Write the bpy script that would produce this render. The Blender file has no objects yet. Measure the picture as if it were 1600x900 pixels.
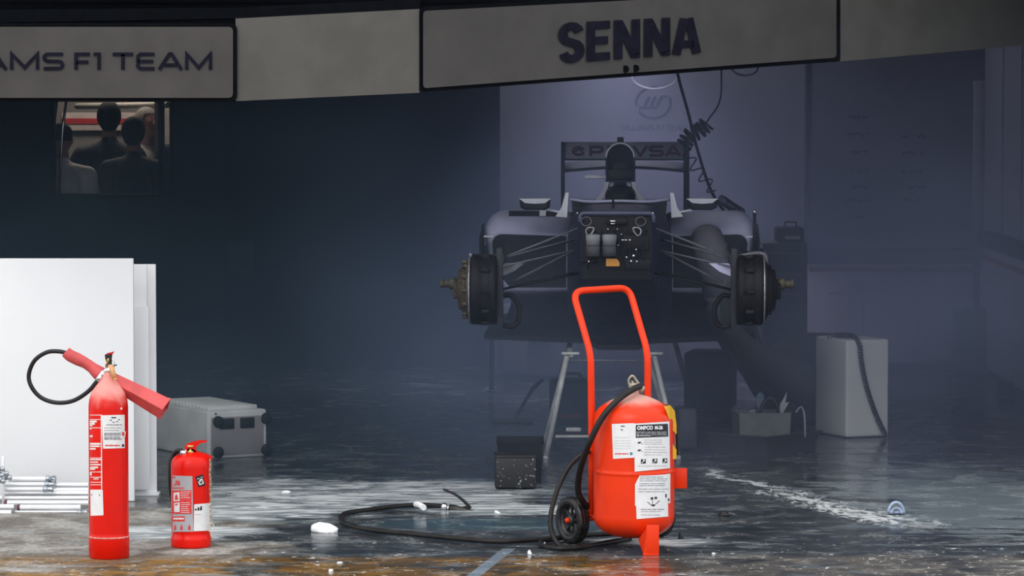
import bpy, bmesh, math, random
from mathutils import Vector, Matrix, Euler
random.seed(7)
sc = bpy.context.scene
COL = sc.collection
PI = math.pi
# ------------------------------------------------------------------ camera
FPX, CAMZ, HOR = 6000.0, 1.875, 120.0
cam = bpy.data.cameras.new('camera'); cam.sensor_width = 36; cam.lens = 36*FPX/1600
cam.clip_start = 0.1; cam.clip_end = 300
camo = bpy.data.objects.new('camera', cam); COL.objects.link(camo)
TILT = math.atan((450-HOR)/FPX)
camo.location = (0, 0, CAMZ); camo.rotation_euler = (PI/2-TILT, 0, 0)
sc.camera = camo
# ------------------------------------------------------------------ exposure, world, lights
sc.view_settings.view_transform = 'Standard'; sc.view_settings.look = 'None'
sc.view_settings.gamma = 1; sc.view_settings.use_curve_mapping = False
sc.view_settings.exposure = 0.13
w = bpy.data.worlds.new('overcast'); sc.world = w; w.use_nodes = True
nt = w.node_tree; bgn = nt.nodes['Background']
tc = nt.nodes.new('ShaderNodeTexCoord'); sx = nt.nodes.new('ShaderNodeSeparateXYZ')
rp = nt.nodes.new('ShaderNodeValToRGB')
nt.links.new(tc.outputs['Generated'], sx.inputs[0]); nt.links.new(sx.outputs['Z'], rp.inputs[0])
rp.color_ramp.elements[0].position = 0.0; rp.color_ramp.elements[0].color = (0.80, 0.86, 0.95, 1)
rp.color_ramp.elements[1].position = 0.8; rp.color_ramp.elements[1].color = (1.0, 1.0, 1.0, 1)
nt.links.new(rp.outputs[0], bgn.inputs[0]); bgn.inputs[1].default_value = 1.42
def lamp(name, typ, loc, energy, color, size=0.5, rot=(0,0,0), **kw):
    l = bpy.data.lights.new(name, typ); l.energy = energy; l.color = color
    if typ == 'AREA': l.size = size
    if typ in ('POINT', 'SPOT'): l.shadow_soft_size = size
    for k, v in kw.items(): setattr(l, k, v)
    o = bpy.data.objects.new(name, l); COL.objects.link(o); o.location = loc; o.rotation_euler = rot
    return o
# soft overcast sun from behind the photographer's left
sun = lamp('sun', 'SUN', (0,0,10), 0.9, (1, .97, .93), rot=(math.radians(48), 0, math.radians(-22)), angle=0.6)
sc.cycles.max_bounces = 8; sc.cycles.volume_bounces = 2; sc.cycles.diffuse_bounces = 4; sc.cycles.glossy_bounces = 4
sc.cycles.volume_step_rate = 3.0; sc.cycles.use_denoising = True
sc.cycles.sample_clamp_indirect = 3.0
# ------------------------------------------------------------------ picture geometry: a pixel and a depth give a place in the world
_f = Vector((0, math.cos(TILT), -math.sin(TILT))); _u = Vector((0, math.sin(TILT), math.cos(TILT)))
def at(px, py, Y):
    d = _f*FPX + Vector((1,0,0))*(px-800) - _u*(py-450)*1.0
    t = Y/d.y
    return Vector((0,0,CAMZ)) + d*t
def gp(px, py, z=0.0):
    d = _f*FPX + Vector((1,0,0))*(px-800) - _u*(py-450)
    t = (z-CAMZ)/d.z
    return Vector((0,0,CAMZ)) + d*t
def V(*a): return Vector(a)
# ------------------------------------------------------------------ materials
class NT:
    def __init__(s, name):
        s.mat = bpy.data.materials.new(name); s.mat.use_nodes = True
        s.t = s.mat.node_tree; s.b = s.t.nodes['Principled BSDF']
        s._co = None
    def n(s, k): return s.t.nodes.new(k)
    def l(s, a, b): s.t.links.new(a, b)
    def put(s, sock, v):
        if isinstance(v, (int, float)): sock.default_value = v
        elif isinstance(v, (tuple, list)): sock.default_value = tuple(v)+((1,) if len(v) == 3 and len(sock.default_value) == 4 else ())
        else: s.l(v, sock)
    def co(s):
        if not s._co: s._co = s.n('ShaderNodeTexCoord').outputs['Object']
        return s._co
    def xyz(s):
        q = s.n('ShaderNodeSeparateXYZ'); s.l(s.co(), q.inputs[0]); return q.outputs
    def mapped(s, scale=(1,1,1), rot=(0,0,0), loc=(0,0,0)):
        m = s.n('ShaderNodeMapping'); s.l(s.co(), m.inputs[0]); m.inputs['Scale'].default_value = scale
        m.inputs['Rotation'].default_value = rot; m.inputs['Location'].default_value = loc; return m.outputs[0]
    def noise(s, scale=5, detail=4, dist=0, rough=.55, vec=None):
        q = s.n('ShaderNodeTexNoise'); s.l(vec or s.co(), q.inputs['Vector'])
        q.inputs['Scale'].default_value = scale; q.inputs['Detail'].default_value = detail
        q.inputs['Distortion'].default_value = dist; q.inputs['Roughness'].default_value = rough
        return q.outputs[0]
    def m(s, op, a, b=0.5, c=None, clamp=False):
        q = s.n('ShaderNodeMath'); q.operation = op; q.use_clamp = clamp
        s.put(q.inputs[0], a); s.put(q.inputs[1], b)
        if c is not None: s.put(q.inputs[2], c)
        return q.outputs[0]
    def step(s, v, a, b, lo=0.0, hi=1.0):
        q = s.n('ShaderNodeMapRange'); q.interpolation_type = 'SMOOTHSTEP'
        s.put(q.inputs[0], v); q.inputs[1].default_value = a; q.inputs[2].default_value = b
        q.inputs[3].default_value = lo; q.inputs[4].default_value = hi; return q.outputs[0]
    def mix(s, f, a, b):
        q = s.n('ShaderNodeMix'); q.data_type = 'RGBA'
        s.put(q.inputs[0], f); s.put(q.inputs[6], a); s.put(q.inputs[7], b); return q.outputs[2]
    def bump(s, h, strength=.3, dist=.01):
        q = s.n('ShaderNodeBump'); q.inputs['Strength'].default_value = strength; q.inputs['Distance'].default_value = dist
        s.l(h, q.inputs['Height']); s.l(q.outputs[0], s.b.inputs['Normal'])
    def set(s, **k):
        names = dict(color='Base Color', rough='Roughness', metal='Metallic', spec='Specular IOR Level', coat='Coat Weight',
                     emit='Emission Color', es='Emission Strength', trans='Transmission Weight', alpha='Alpha')
        for a, v in k.items(): s.put(s.b.inputs[names[a]], v)
        return s
_mc = {}
def M(name, color=None, rough=.5, metal=0, spec=.4, var=.12, vs=18, bump=0, bs=60, coat=0, emit=None, es=0):
    if name in _mc: return _mc[name]
    q = NT(name); c = tuple(color)
    nz = q.noise(vs, 5)
    dark = tuple(x*(1-var) for x in c); lite = tuple(min(1, x*(1+var)) for x in c)
    q.set(color=q.mix(q.step(nz, .3, .7), dark, lite), metal=metal, spec=spec, coat=coat)
    q.set(rough=q.step(nz, .25, .75, max(.02, rough-.06), min(1, rough+.06)))
    if bump: q.bump(q.noise(bs, 3), bump, .004)
    if emit: q.set(emit=emit, es=es)
    _mc[name] = q.mat; return q.mat
# ------------------------------------------------------------------ objects
WM = {}
def ocoll(o): COL.objects.link(o)
def empty(name, loc, label, cat, rz=0.0, group=None):
    o = bpy.data.objects.new(name, None); ocoll(o); o.empty_display_size = .1
    o.location = loc; o.rotation_euler = (0,0,rz)
    WM[o.name] = Matrix.Translation(Vector(loc)) @ Matrix.Rotation(rz, 4, 'Z')
    o['label'] = label; o['category'] = cat
    if group: o['group'] = group
    return o
def tag(o, label=None, cat=None, group=None, kind=None):
    if label: o['label'] = label
    if cat: o['category'] = cat
    if group: o['group'] = group
    if kind: o['kind'] = kind
    return o
class MB:
    """collects world-space geometry and links it as one mesh object"""
    def __init__(s): s.bm = bmesh.new(); s.mi = 0
    def _faces(s, n0, smooth):
        s.bm.faces.ensure_lookup_table()
        for f in s.bm.faces[n0:]:
            f.material_index = s.mi; f.smooth = smooth
    def poly(s, pts, smooth=False):
        n0 = len(s.bm.faces)
        try: s.bm.faces.new([s.bm.verts.new(p) for p in pts])
        except ValueError: pass
        s._faces(n0, smooth); return s
    def box(s, c, size, rot=None, bevel=0.0, seg=2):
        """centre, full size, rotation (Matrix 3x3 or z angle)"""
        t = bmesh.new(); bmesh.ops.create_cube(t, size=1.0)
        for v in t.verts: v.co = Vector((v.co.x*size[0], v.co.y*size[1], v.co.z*size[2]))
        if bevel > 0:
            bmesh.ops.bevel(t, geom=list(t.edges), offset=min(bevel, min(size)*.45), segments=seg, profile=.5, affect='EDGES')
        R = Matrix.Rotation(rot, 3, 'Z') if isinstance(rot, (int, float)) else (rot or Matrix.Identity(3))
        for v in t.verts: v.co = R @ v.co + Vector(c)
        s._merge(t, bevel > 0); return s
    def _merge(s, t, smooth):
        n0 = len(s.bm.faces); mp = {v: s.bm.verts.new(v.co) for v in t.verts}
        for f in t.faces:
            try: s.bm.faces.new([mp[v] for v in f.verts])
            except ValueError: pass
        t.free(); s._faces(n0, smooth)
    def rings(s, rings, close=True, cap=True, smooth=True):
        """bridge a list of equally long point rings"""
        n0 = len(s.bm.faces); R = [[s.bm.verts.new(p) for p in r] for r in rings]; n = len(R[0])
        for a, b in zip(R, R[1:]):
            for i in range(n if close else n-1):
                j = (i+1) % n
                try: s.bm.faces.new((a[i], a[j], b[j], b[i]))
                except ValueError: pass
        s._faces(n0, smooth)
        if cap:
            n1 = len(s.bm.faces)
            for r in (R[0], R[-1]):
                try: s.bm.faces.new(r)
                except ValueError: pass
            s._faces(n1, False)
        return s
    def tube(s, pts, r, n=12, closed=False, cap=True, smooth=True, sx=1.0):
        pts = [Vector(p) for p in pts]; m = len(pts)
        rr = r if isinstance(r, (list, tuple)) else [r]*m
        T = []
        for i in range(m):
            a = pts[(i-1) % m] if (i > 0 or closed) else pts[i]
            b = pts[(i+1) % m] if (i < m-1 or closed) else pts[i]
            T.append((b-a).normalized())
        up = Vector((0,0,1)) if abs(T[0].z) < .9 else Vector((0,1,0))
        N = (up - T[0]*up.dot(T[0])).normalized(); rings = []
        for i in range(m):
            N = (N - T[i]*N.dot(T[i])).normalized(); B = T[i].cross(N)
            rings.append([pts[i] + (N*math.cos(2*PI*k/n)*sx + B*math.sin(2*PI*k/n))*rr[i] for k in range(n)])
        if closed: rings.append(rings[0])
        return s.rings(rings, True, cap and not closed, smooth)
    def cyl(s, a, b, r, n=20, r2=None, smooth=True):
        return s.tube([a, b], [r, r2 if r2 is not None else r], n, smooth=smooth)
    def lathe(s, c, prof, n=40, axis=None, smooth=True, a0=0, a1=2*PI, cap=True):
        """prof: (radius, height) list; about +Z at c or about axis"""
        ax = Vector(axis).normalized() if axis is not None else Vector((0,0,1))
        e1 = ax.orthogonal().normalized(); e2 = ax.cross(e1); c = Vector(c)
        full = abs(a1-a0-2*PI) < 1e-6
        k = n if full else n+1
        R = [[c + ax*h + (e1*math.cos(a0+(a1-a0)*i/n) + e2*math.sin(a0+(a1-a0)*i/n))*max(r, 1e-4) for i in range(k)] for r, h in prof]
        return s.rings(R, full, cap and full, smooth)
    def sphere(s, c, r, sc=(1,1,1), n=16, rot=None):
        t = bmesh.new(); bmesh.ops.create_uvsphere(t, u_segments=n, v_segments=max(6, n*2//3), radius=r)
        R = rot or Matrix.Identity(3)
        for v in t.verts: v.co = R @ Vector((v.co.x*sc[0], v.co.y*sc[1], v.co.z*sc[2])) + Vector(c)
        s._merge(t, True); return s
    def prism(s, pts, d, smooth=False):
        """closed outline pts extruded by vector d"""
        d = Vector(d); a = [Vector(p) for p in pts]; return s.rings([a, [p+d for p in a]], True, True, smooth)
    def mesh(s, me, fn, smooth=False):
        n0 = len(s.bm.faces); vs = [s.bm.verts.new(fn(v.co)) for v in me.vertices]
        for p in me.polygons:
            try: s.bm.faces.new([vs[i] for i in p.vertices])
            except ValueError: pass
        s._faces(n0, smooth); return s
    def build(s, name, mat, parent=None, origin=None, mods=None, recalc=True):
        if recalc: bmesh.ops.recalc_face_normals(s.bm, faces=s.bm.faces)
        W = WM[parent.name] if parent is not None else Matrix.Translation(Vector(origin or (0,0,0)))
        inv = W.inverted(); s.bm.transform(inv)
        me = bpy.data.meshes.new(name); s.bm.to_mesh(me); s.bm.free()
        for q in (mat if isinstance(mat, (list, tuple)) else [mat]): me.materials.append(q)
        o = bpy.data.objects.new(name, me); ocoll(o)
        if parent is not None: o.parent = parent
        else: o.location = W.translation
        WM[o.name] = W
        return o
def fillet(pts, r, seg=6, closed=False):
    """round the corners of a polyline"""
    pts = [Vector(p) for p in pts]; out = []; n = len(pts)
    for i, p in enumerate(pts):
        if not closed and i in (0, n-1): out.append(p); continue
        a = pts[i-1]-p; b = pts[(i+1) % n]-p; q = min(r, a.length*.49, b.length*.49)
        A = p + a.normalized()*q; B = p + b.normalized()*q
        for k in range(seg+1):
            t = k/seg; out.append(A*(1-t)**2 + p*2*t*(1-t) + B*t*t)
    return out
def spline(pts, seg=8, closed=False):
    pts = [Vector(p) for p in pts]; n = len(pts); out = []
    rng = range(n if closed else n-1)
    for i in rng:
        p1, p2 = pts[i], pts[(i+1) % n]
        p0 = pts[i-1] if (i > 0 or closed) else p1*2-p2
        p3 = pts[(i+2) % n] if (i < n-2 or closed) else p2*2-p1
        for k in range(seg):
            t = k/seg
            out.append(.5*((2*p1)+(p2-p0)*t+(2*p0-5*p1+4*p2-p3)*t*t+(3*p1-3*p2+p3-p0)*t**3))
    if not closed: out.append(pts[-1])
    return out
def lerplist(a, n):
    """resample a short list of numbers to n values"""
    out = []
    for i in range(n):
        t = i/(n-1)*(len(a)-1); k = min(int(t), len(a)-2); out.append(a[k]+(a[k+1]-a[k])*(t-k))
    return out
def textmesh(body, offset=0.0, space=1.0):
    c = bpy.data.curves.new('t', 'FONT'); c.body = body; c.offset = offset; c.space_character = space
    c.resolution_u = 4; c.fill_mode = 'FRONT'
    o = bpy.data.objects.new('t', c); COL.objects.link(o)
    bpy.context.view_layer.update()
    me = bpy.data.meshes.new_from_object(o.evaluated_get(bpy.context.evaluated_depsgraph_get()))
    bpy.data.objects.remove(o); 
    xs = [v.co.x for v in me.vertices]; ys = [v.co.y for v in me.vertices]
    x0, x1, y0, y1 = min(xs), max(xs), min(ys), max(ys)
    for v in me.vertices: v.co = Vector(((v.co.x-x0)/(x1-x0), (v.co.y-y0)/(y1-y0), 0))
    return me
def put_text(mb, body, fn, offset=0.0, space=1.0):
    """fn maps (u,v) in 0..1 to a world point"""
    me = textmesh(body, offset, space); mb.mesh(me, lambda c: fn(c.x, c.y)); bpy.data.meshes.remove(me)
def ribbon(mb, pts, w, fn, closed=False):
    """flat stroke of width w along 2D points; fn maps (x,y) to world"""
    P = [Vector((p[0], p[1])) for p in pts]; n = len(P); L = []; R = []
    for i in range(n):
        a = P[i-1] if (i > 0 or closed) else None; b = P[(i+1) % n] if (i < n-1 or closed) else None
        d1 = (P[i]-a).normalized() if a is not None else None; d2 = (b-P[i]).normalized() if b is not None else None
        if d1 is None: d1 = d2
        if d2 is None: d2 = d1
        t = (d1+d2); t = t.normalized() if t.length > 1e-5 else d1
        nn = Vector((-t.y, t.x)); k = nn.dot(Vector((-d1.y, d1.x))); k = w/2/max(k, .45)
        L.append(P[i]+nn*k); R.append(P[i]-nn*k)
    m = n if closed else n-1
    for i in range(m):
        j = (i+1) % n
        mb.poly([fn(*L[i]), fn(*L[j]), fn(*R[j]), fn(*R[i])])
def arc2(cx, cy, rx, ry, a0, a1, n=10):
    return [(cx+rx*math.cos(math.radians(a0+(a1-a0)*i/n)), cy+ry*math.sin(math.radians(a0+(a1-a0)*i/n))) for i in range(n+1)]
# wide rounded capitals, unit height 1 (x to the right, y up)
GL = {
 'A': (1.35, [[(0.02,0),(.62,.95),(.74,.95),(1.33,0)],[(.3,.28),(1.06,.28)]]),
 'M': (1.55, [[(.08,0),(.08,.95),(.78,.12),(1.47,.95),(1.47,0)]]),
 'S': (1.15, [arc2(.95,.93,.15,.0,0,90,1)+arc2(.28,.72,.2,.21,90,270,6)+arc2(.87,.29,.2,.21,90,-90,6)+[(.05,.07)]]),
 'F': (1.05, [[(.08,0),(.08,.93),(1.0,.93)],[(.08,.46),(.9,.46)]]),
 '1': (.5, [[(.0,.93),(.36,.93),(.36,0)]]),
 'T': (1.2, [[(0,.93),(1.2,.93)],[(.6,.93),(.6,0)]]),
 'E': (1.1, [[(1.05,.93),(.22,.93),(.08,.8),(.08,.2),(.22,.07),(1.05,.07)],[(.08,.5),(.98,.5)]]),
 'W': (1.7, [[(.05,.98),(.45,.08),(.85,.9),(1.25,.08),(1.65,.98)]]),
 'I': (.2, [[(.1,0),(.1,1)]]), 'L': (1.0, [[(.08,1),(.08,.07),(.95,.07)]]), ' ': (.45, []),
 'P': (1.15, [[(.1,0),(.1,.9),(.8,.9),(1.0,.78),(1.0,.5),(.8,.38),(.1,.38)]]),
 'D': (1.15, [[(.1,.08),(.1,.9),(.7,.9),(1.02,.66),(1.02,.34),(.7,.08),(.1,.08)]]),
 'V': (1.2, [[(.05,1),(.6,.06),(1.15,1)]]),
}
def word(mb, txt, fn, h=1.0, w=.14, gap=.22, sxx=1.0):
    """stroke lettering; fn maps (x,y); returns the advance"""
    x = 0
    for ch in txt:
        adv, st = GL[ch]
        for p in st: ribbon(mb, [((x+a*sxx), b*h) for a, b in p], w, fn)
        x += (adv+gap)*sxx
    return x-gap*sxx
# ================================================================== MATERIALS
def floor_mat():
    q = NT('wet_concrete'); X, Y, Z = q.xyz()
    big = q.noise(1.1, 6, 1.0, .6); mid = q.noise(4.5, 7, .6, .62); fine = q.noise(38, 5, 0, .6); speck = q.noise(90, 3, 0, .5)
    swirl = q.noise(2.2, 8, 2.4, .62, q.mapped((1.0, 1.5, 1)))
    # dry apron at the left front
    wob = q.m('MULTIPLY', q.m('SUBTRACT', big, .5), 1.5)
    dx = q.m('ADD', X, wob); dy = q.m('ADD', Y, wob)
    dry = q.m('MULTIPLY', q.step(dx, -0.9, -1.25), q.step(dy, 16.9, 16.5))
    base = q.mix(q.step(mid, .3, .7), (.022,.028,.033), (.060,.066,.070))
    base = q.mix(q.step(fine, .5, .8), base, (.11,.115,.115))
    dryc = q.mix(q.step(mid, .36, .62), (.14,.12,.095), (.46,.45,.42))
    dryc = q.mix(q.step(fine, .40, .62), q.mix(.45, dryc, (.10,.08,.06)), dryc)
    dryc = q.mix(q.step(speck, .62, .7), dryc, (.62,.61,.58))
    col = q.mix(q.m('MULTIPLY', dry, .92), base, dryc)
    # ochre and rust coloured puddle strip along the drain line at the very front
    och = q.m('MULTIPLY', q.step(q.m('ADD', Y, q.m('MULTIPLY', wob, .25)), 15.02, 14.82), q.step(q.noise(1.5, 6, .8), .38, .52))
    och = q.m('MULTIPLY', och, q.step(X, 0.9, 0.2))
    ochc = q.mix(q.step(q.noise(7, 6, 1.2), .38, .66), (.25,.12,.010), (.050,.036,.015))
    col = q.mix(q.m('MULTIPLY', och, .9), col, ochc)
    # a dark earth band at the front right
    eb = q.m('MULTIPLY', q.step(q.m('ADD', Y, q.m('MULTIPLY', wob, .12)), 15.05, 14.9), q.step(X, .35, .9))
    col = q.mix(q.m('MULTIPLY', eb, q.step(mid, .3, .6)), col, (.13,.115,.095))
    # faded blue painted line
    lx = q.m('ADD', X, q.m('MULTIPLY', q.m('SUBTRACT', Y, 15.1), -.16))
    line = q.m('MULTIPLY', q.m('LESS_THAN', q.m('ABSOLUTE', q.m('ADD', lx, .028)), .026), q.step(Y, 15.24, 15.18))
    line = q.m('MULTIPLY', line, q.step(fine, .3, .42))
    col = q.mix(line, col, (.22,.27,.33))
    # extinguisher foam and powder washed over the floor
    def ell(cx, cy, rx, ry, soft=.5):
        a = q.m('DIVIDE', q.m('SUBTRACT', X, cx), rx); b = q.m('DIVIDE', q.m('SUBTRACT', Y, cy), ry)
        r = q.m('SQRT', q.m('ADD', q.m('MULTIPLY', a, a), q.m('MULTIPLY', b, b))); return q.step(r, 1.0, 1.0-soft)
    f1 = ell(-1.0, 17.05, .62, 1.25, .7); f2 = ell(-.45, 17.3, .85, .75, .7); f3 = ell(-1.35, 15.75, .55, .35, .7); f4 = ell(.0, 16.6, .6, .35, .8)
    f5 = ell(.55, 15.45, .35, .22, .6); f6 = ell(2.0, 17.1, .9, 2.2, .9)
    fm = q.m('MAXIMUM', q.m('MAXIMUM', f1, f2), q.m('MAXIMUM', f3, q.m('MAXIMUM', f4, f5)))
    # washed streak running from behind the trolley to the front right
    ux, uy = (1.72-.86), (15.8-18.35); L = math.hypot(ux, uy); ux /= L; uy /= L
    rx = q.m('SUBTRACT', X, .86); ry = q.m('SUBTRACT', Y, 18.35)
    wsp = q.noise(2.6, 3, .6); dist = q.m('ABSOLUTE', q.m('ADD', q.m('SUBTRACT', q.m('MULTIPLY', rx, uy), q.m('MULTIPLY', ry, ux)), q.m('MULTIPLY', q.m('SUBTRACT', wsp, .5), .38)))
    along = q.m('ADD', q.m('MULTIPLY', rx, ux), q.m('MULTIPLY', ry, uy))
    st = q.m('MULTIPLY', q.step(q.m('SUBTRACT', dist, q.m('MULTIPLY', along, .05)), .09, -.02), q.m('MULTIPLY', q.step(along, -.1, .1), q.step(along, 2.75, 2.3)))
    st = q.m('MULTIPLY', st, q.step(q.noise(4.5, 8, 2.6, .66, q.mapped((2.4,1.0,1), (0,0,-.35))), .46, .62))
    core = q.m('MULTIPLY', q.step(q.m('ABSOLUTE', q.m('SUBTRACT', dist, q.m('MULTIPLY', along, .012))), .030, .004), q.step(q.noise(6, 4, .8), .38, .52))
    st2 = q.m('MULTIPLY', core, q.m('MULTIPLY', q.step(along, -.1, .1), q.step(along, 2.75, 2.3)))
    bands = q.noise(1.7, 9, 3.0, .62, q.mapped((.55,1.9,1), (0,0,.06)))
    thr = q.m('ADD', q.m('MULTIPLY', q.m('ADD', swirl, bands), .5), q.m('MULTIPLY', fm, .32))
    foam = q.m('MULTIPLY', q.step(thr, .60, .74), q.m('MULTIPLY', q.step(fm, 0, .15), q.step(q.noise(3.0, 9, 2.6, .66, q.mapped((.7,2.0,1))), .42, .60, .06, 1.0)))
    veil = q.m('MULTIPLY', q.step(q.m('ADD', q.m('MULTIPLY', q.m('ADD', swirl, bands), .5), q.m('MULTIPLY', q.m('MAXIMUM', fm, q.m('MULTIPLY', f6, .75)), .27)), .52, .64), .80)
    thin = q.m('MAXIMUM', q.m('MULTIPLY', q.step(q.m('ABSOLUTE', q.m('SUBTRACT', swirl, .5)), .014, .0), q.step(mid, .47, .60)), q.m('MULTIPLY', q.step(q.m('ABSOLUTE', q.m('SUBTRACT', bands, .52)), .012, .0), q.step(mid, .50, .62)))
    flecks = q.m('MULTIPLY', q.step(q.noise(26, 4, .4), .64, .67), q.m('MULTIPLY', q.step(Y, 16.0, 15.0), q.step(mid, .40, .55)))
    fo = q.m('MAXIMUM', q.m('MAXIMUM', foam, q.m('MULTIPLY', q.m('MAXIMUM', st, st2), .95)), q.m('MAXIMUM', q.m('MULTIPLY', thin, .42), flecks))
    pool_reflect = ell(.0, 16.05, .75, .30, .5)
    col = q.mix(q.m('MULTIPLY', pool_reflect, .7), col, (.05,.105,.13))  # teal reflection on the water inside the hose loop, painted as colour
    col = q.mix(veil, col, (.23,.275,.295))
    col = q.mix(fo, col, (.62,.65,.66))
    wet = q.m('MULTIPLY', q.m('SUBTRACT', 1.0, q.m('MULTIPLY', dry, .9)), q.m('SUBTRACT', 1.0, q.m('MULTIPLY', fo, .8)))
    rough = q.m('ADD', q.m('MULTIPLY', q.m('SUBTRACT', 1.0, wet), .55), q.step(mid, .35, .65, .06, .28))
    q.set(color=col, rough=q.m('MINIMUM', rough, .8), spec=q.m('ADD', .12, q.m('MULTIPLY', wet, .38)))
    hgt = q.m('ADD', q.m('MULTIPLY', mid, .5), q.m('ADD', q.m('MULTIPLY', fine, q.step(wet, 0, 1, .35, .05)), q.m('MULTIPLY', fo, .12)))
    q.bump(hgt, .35, .012)
    return q.mat
RED = (.83,.018,.008)
m_floor = floor_mat()
m_red = M('red_enamel', (.74,.008,.002), .35, spec=.22, var=.06, vs=9, coat=.05)
m_redt = M('orange_red_enamel', (.80,.040,.004), .38, spec=.22, var=.07, vs=6, coat=.05)
m_redworn = M('faded_red_plastic', (.62,.085,.085), .5, var=.16, vs=14)
m_black = M('black_rubber', (.012,.012,.014), .45, var=.3, vs=30)
m_dust = M('dusty_rubber', (.014,.013,.013), .5, spec=.3, var=.4, vs=12)
m_brass = M('brass', (.55,.36,.13), .35, metal=1, var=.2, vs=40)
m_chrome = M('chrome', (.75,.75,.76), .18, metal=1, var=.1, vs=40)
m_alu = M('brushed_aluminium', (.80,.81,.82), .35, metal=.45, var=.04, vs=8)
m_white = M('white_board', (.86,.86,.865), .5, var=.015, vs=2.5, bump=.05, bs=90)
m_white2 = M('white_board_edge', (.80,.80,.81), .5, var=.03, vs=6)
m_sticker = M('sticker_white', (.80,.80,.80), .4, var=.04, vs=30)
m_sgrey = M('sticker_grey', (.42,.43,.45), .4, var=.05)
m_print = M('sticker_print_grey', (.30,.30,.33), .5, var=.3, vs=90)
m_prink = M('sticker_print_black', (.015,.015,.02), .5, var=.2, vs=90)
m_prred = M('sticker_print_red', (.70,.05,.05), .5, var=.2, vs=90)
m_prblue = M('sticker_print_blue', (.06,.25,.33), .5)
m_yellow = M('yellow_plastic', (.80,.42,.01), .45, var=.12)
m_foam = M('white_foam', (.88,.89,.90), .7, var=.04, bump=.4, bs=40)
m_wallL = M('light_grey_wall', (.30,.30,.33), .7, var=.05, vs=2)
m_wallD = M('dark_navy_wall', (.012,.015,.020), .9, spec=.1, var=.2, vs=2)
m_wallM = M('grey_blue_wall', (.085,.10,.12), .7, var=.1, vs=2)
m_ceil = M('dark_ceiling', (.03,.032,.036), .9, var=.1, vs=2)
m_shutshade = M('shutter_and_shade_black', (.005,.005,.007), .9, spec=.05, var=.2)
m_navy = M('navy_print', (.010,.010,.075), .8, spec=.1, var=.1)
m_navyd = M('dark_navy_print', (.011,.011,.020), .9, spec=.05, var=.2)
m_sign = M('silver_grey_sign', (.070,.066,.063), .75, spec=.15, var=.10, vs=5, bump=.15, bs=150)
m_sign2 = M('gantry_skin', (.095,.092,.085), .75, spec=.15, var=.10, vs=5, bump=.15, bs=150)
m_rim = M('sign_rim', (.004,.005,.007), .9, spec=.04, var=.2)
m_case = M('grey_case_plastic', (.50,.51,.50), .5, var=.10, vs=6)
m_casep = M('case_face', (.20,.19,.195), .6, var=.12, vs=6)
m_gwhite = M('offwhite_plastic', (.78,.77,.75), .45, var=.04, vs=4)
m_duct = M('grey_duct', (.075,.08,.09), .6, var=.15, vs=12)
m_ductl = M('pale_duct', (.22,.22,.25), .6, var=.15, vs=12)
m_bin = M('black_bin', (.012,.013,.016), .6, spec=.2, var=.3)
def powdered(name, color, th=.62):
    q = NT(name); n1 = q.noise(70, 5, .4); n2 = q.noise(9, 3)
    f = q.step(q.m('ADD', n1, q.m('MULTIPLY', q.m('SUBTRACT', n2, .5), .35)), th, th+.05)
    q.set(color=q.mix(f, color, (.6,.62,.64)), rough=.55); return q.mat
m_binp = powdered('black_bin_with_powder', (.012,.013,.016), .635)
def dusted(name, color, dust, z0, z1, rough=.3, amount=.85):
    """paint with dry powder settled on the shoulders of the vessel"""
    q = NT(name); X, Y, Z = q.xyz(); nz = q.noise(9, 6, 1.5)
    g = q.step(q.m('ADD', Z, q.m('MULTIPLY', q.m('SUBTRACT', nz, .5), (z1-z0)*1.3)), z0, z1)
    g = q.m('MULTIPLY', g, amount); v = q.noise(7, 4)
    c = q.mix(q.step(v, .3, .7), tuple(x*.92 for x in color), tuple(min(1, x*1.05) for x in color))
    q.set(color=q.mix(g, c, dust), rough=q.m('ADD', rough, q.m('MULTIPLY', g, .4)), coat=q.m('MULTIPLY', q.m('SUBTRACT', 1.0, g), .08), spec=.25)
    return q.mat

# ================================================================== THE SETTING
def struct(o): o['kind'] = 'structure'; return o
b = MB(); b.poly([(-16,-14,0),(16,-14,0),(16,30,0),(-16,30,0)]); struct(b.build('floor', m_floor))
XL, XR, YB, ZC = -4.3, 3.1, 25.0, 3.2
b = MB(); b.box((-.6, 23.1, ZC+.1), (9.4, 12.0, .2)); struct(b.build('ceiling', m_ceil))
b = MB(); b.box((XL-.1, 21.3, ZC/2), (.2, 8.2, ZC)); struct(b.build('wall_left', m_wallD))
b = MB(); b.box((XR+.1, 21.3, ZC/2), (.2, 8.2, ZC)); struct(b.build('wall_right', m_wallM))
x0, x1 = at(79,300,YB).x, at(271,300,YB).x; zb, zt = 1.09, 2.12; xe = at(357,300,YB).x
b = MB()
b.box(((XL+x0)/2, YB+.06, ZC/2), (x0-XL, .12, ZC)); b.box(((x1+xe)/2, YB+.06, ZC/2), (xe-x1, .12, ZC))
b.box(((x0+x1)/2, YB+.06, zb/2), (x1-x0, .12, zb)); b.box(((x0+x1)/2, YB+.06, (zt+ZC)/2), (x1-x0, .12, ZC-zt))
b.box(((XL+xe)/2, YB-.01, .06), (xe-XL, .03, .012))
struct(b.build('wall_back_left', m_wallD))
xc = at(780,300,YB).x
b = MB(); b.box(((xe+xc)/2, YB-.12, ZC/2), (xc-xe+.01, .18, ZC)); struct(b.build('wall_back_center', m_shutshade))  # black slab: light falling off along one continuous wall, put into its colour
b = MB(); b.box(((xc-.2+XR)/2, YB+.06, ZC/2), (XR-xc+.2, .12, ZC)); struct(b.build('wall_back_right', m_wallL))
b = MB(); b.box(((XL+XR)/2, 19.0, (2.10+ZC)/2), (XR-XL, .12, ZC-2.10))
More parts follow.
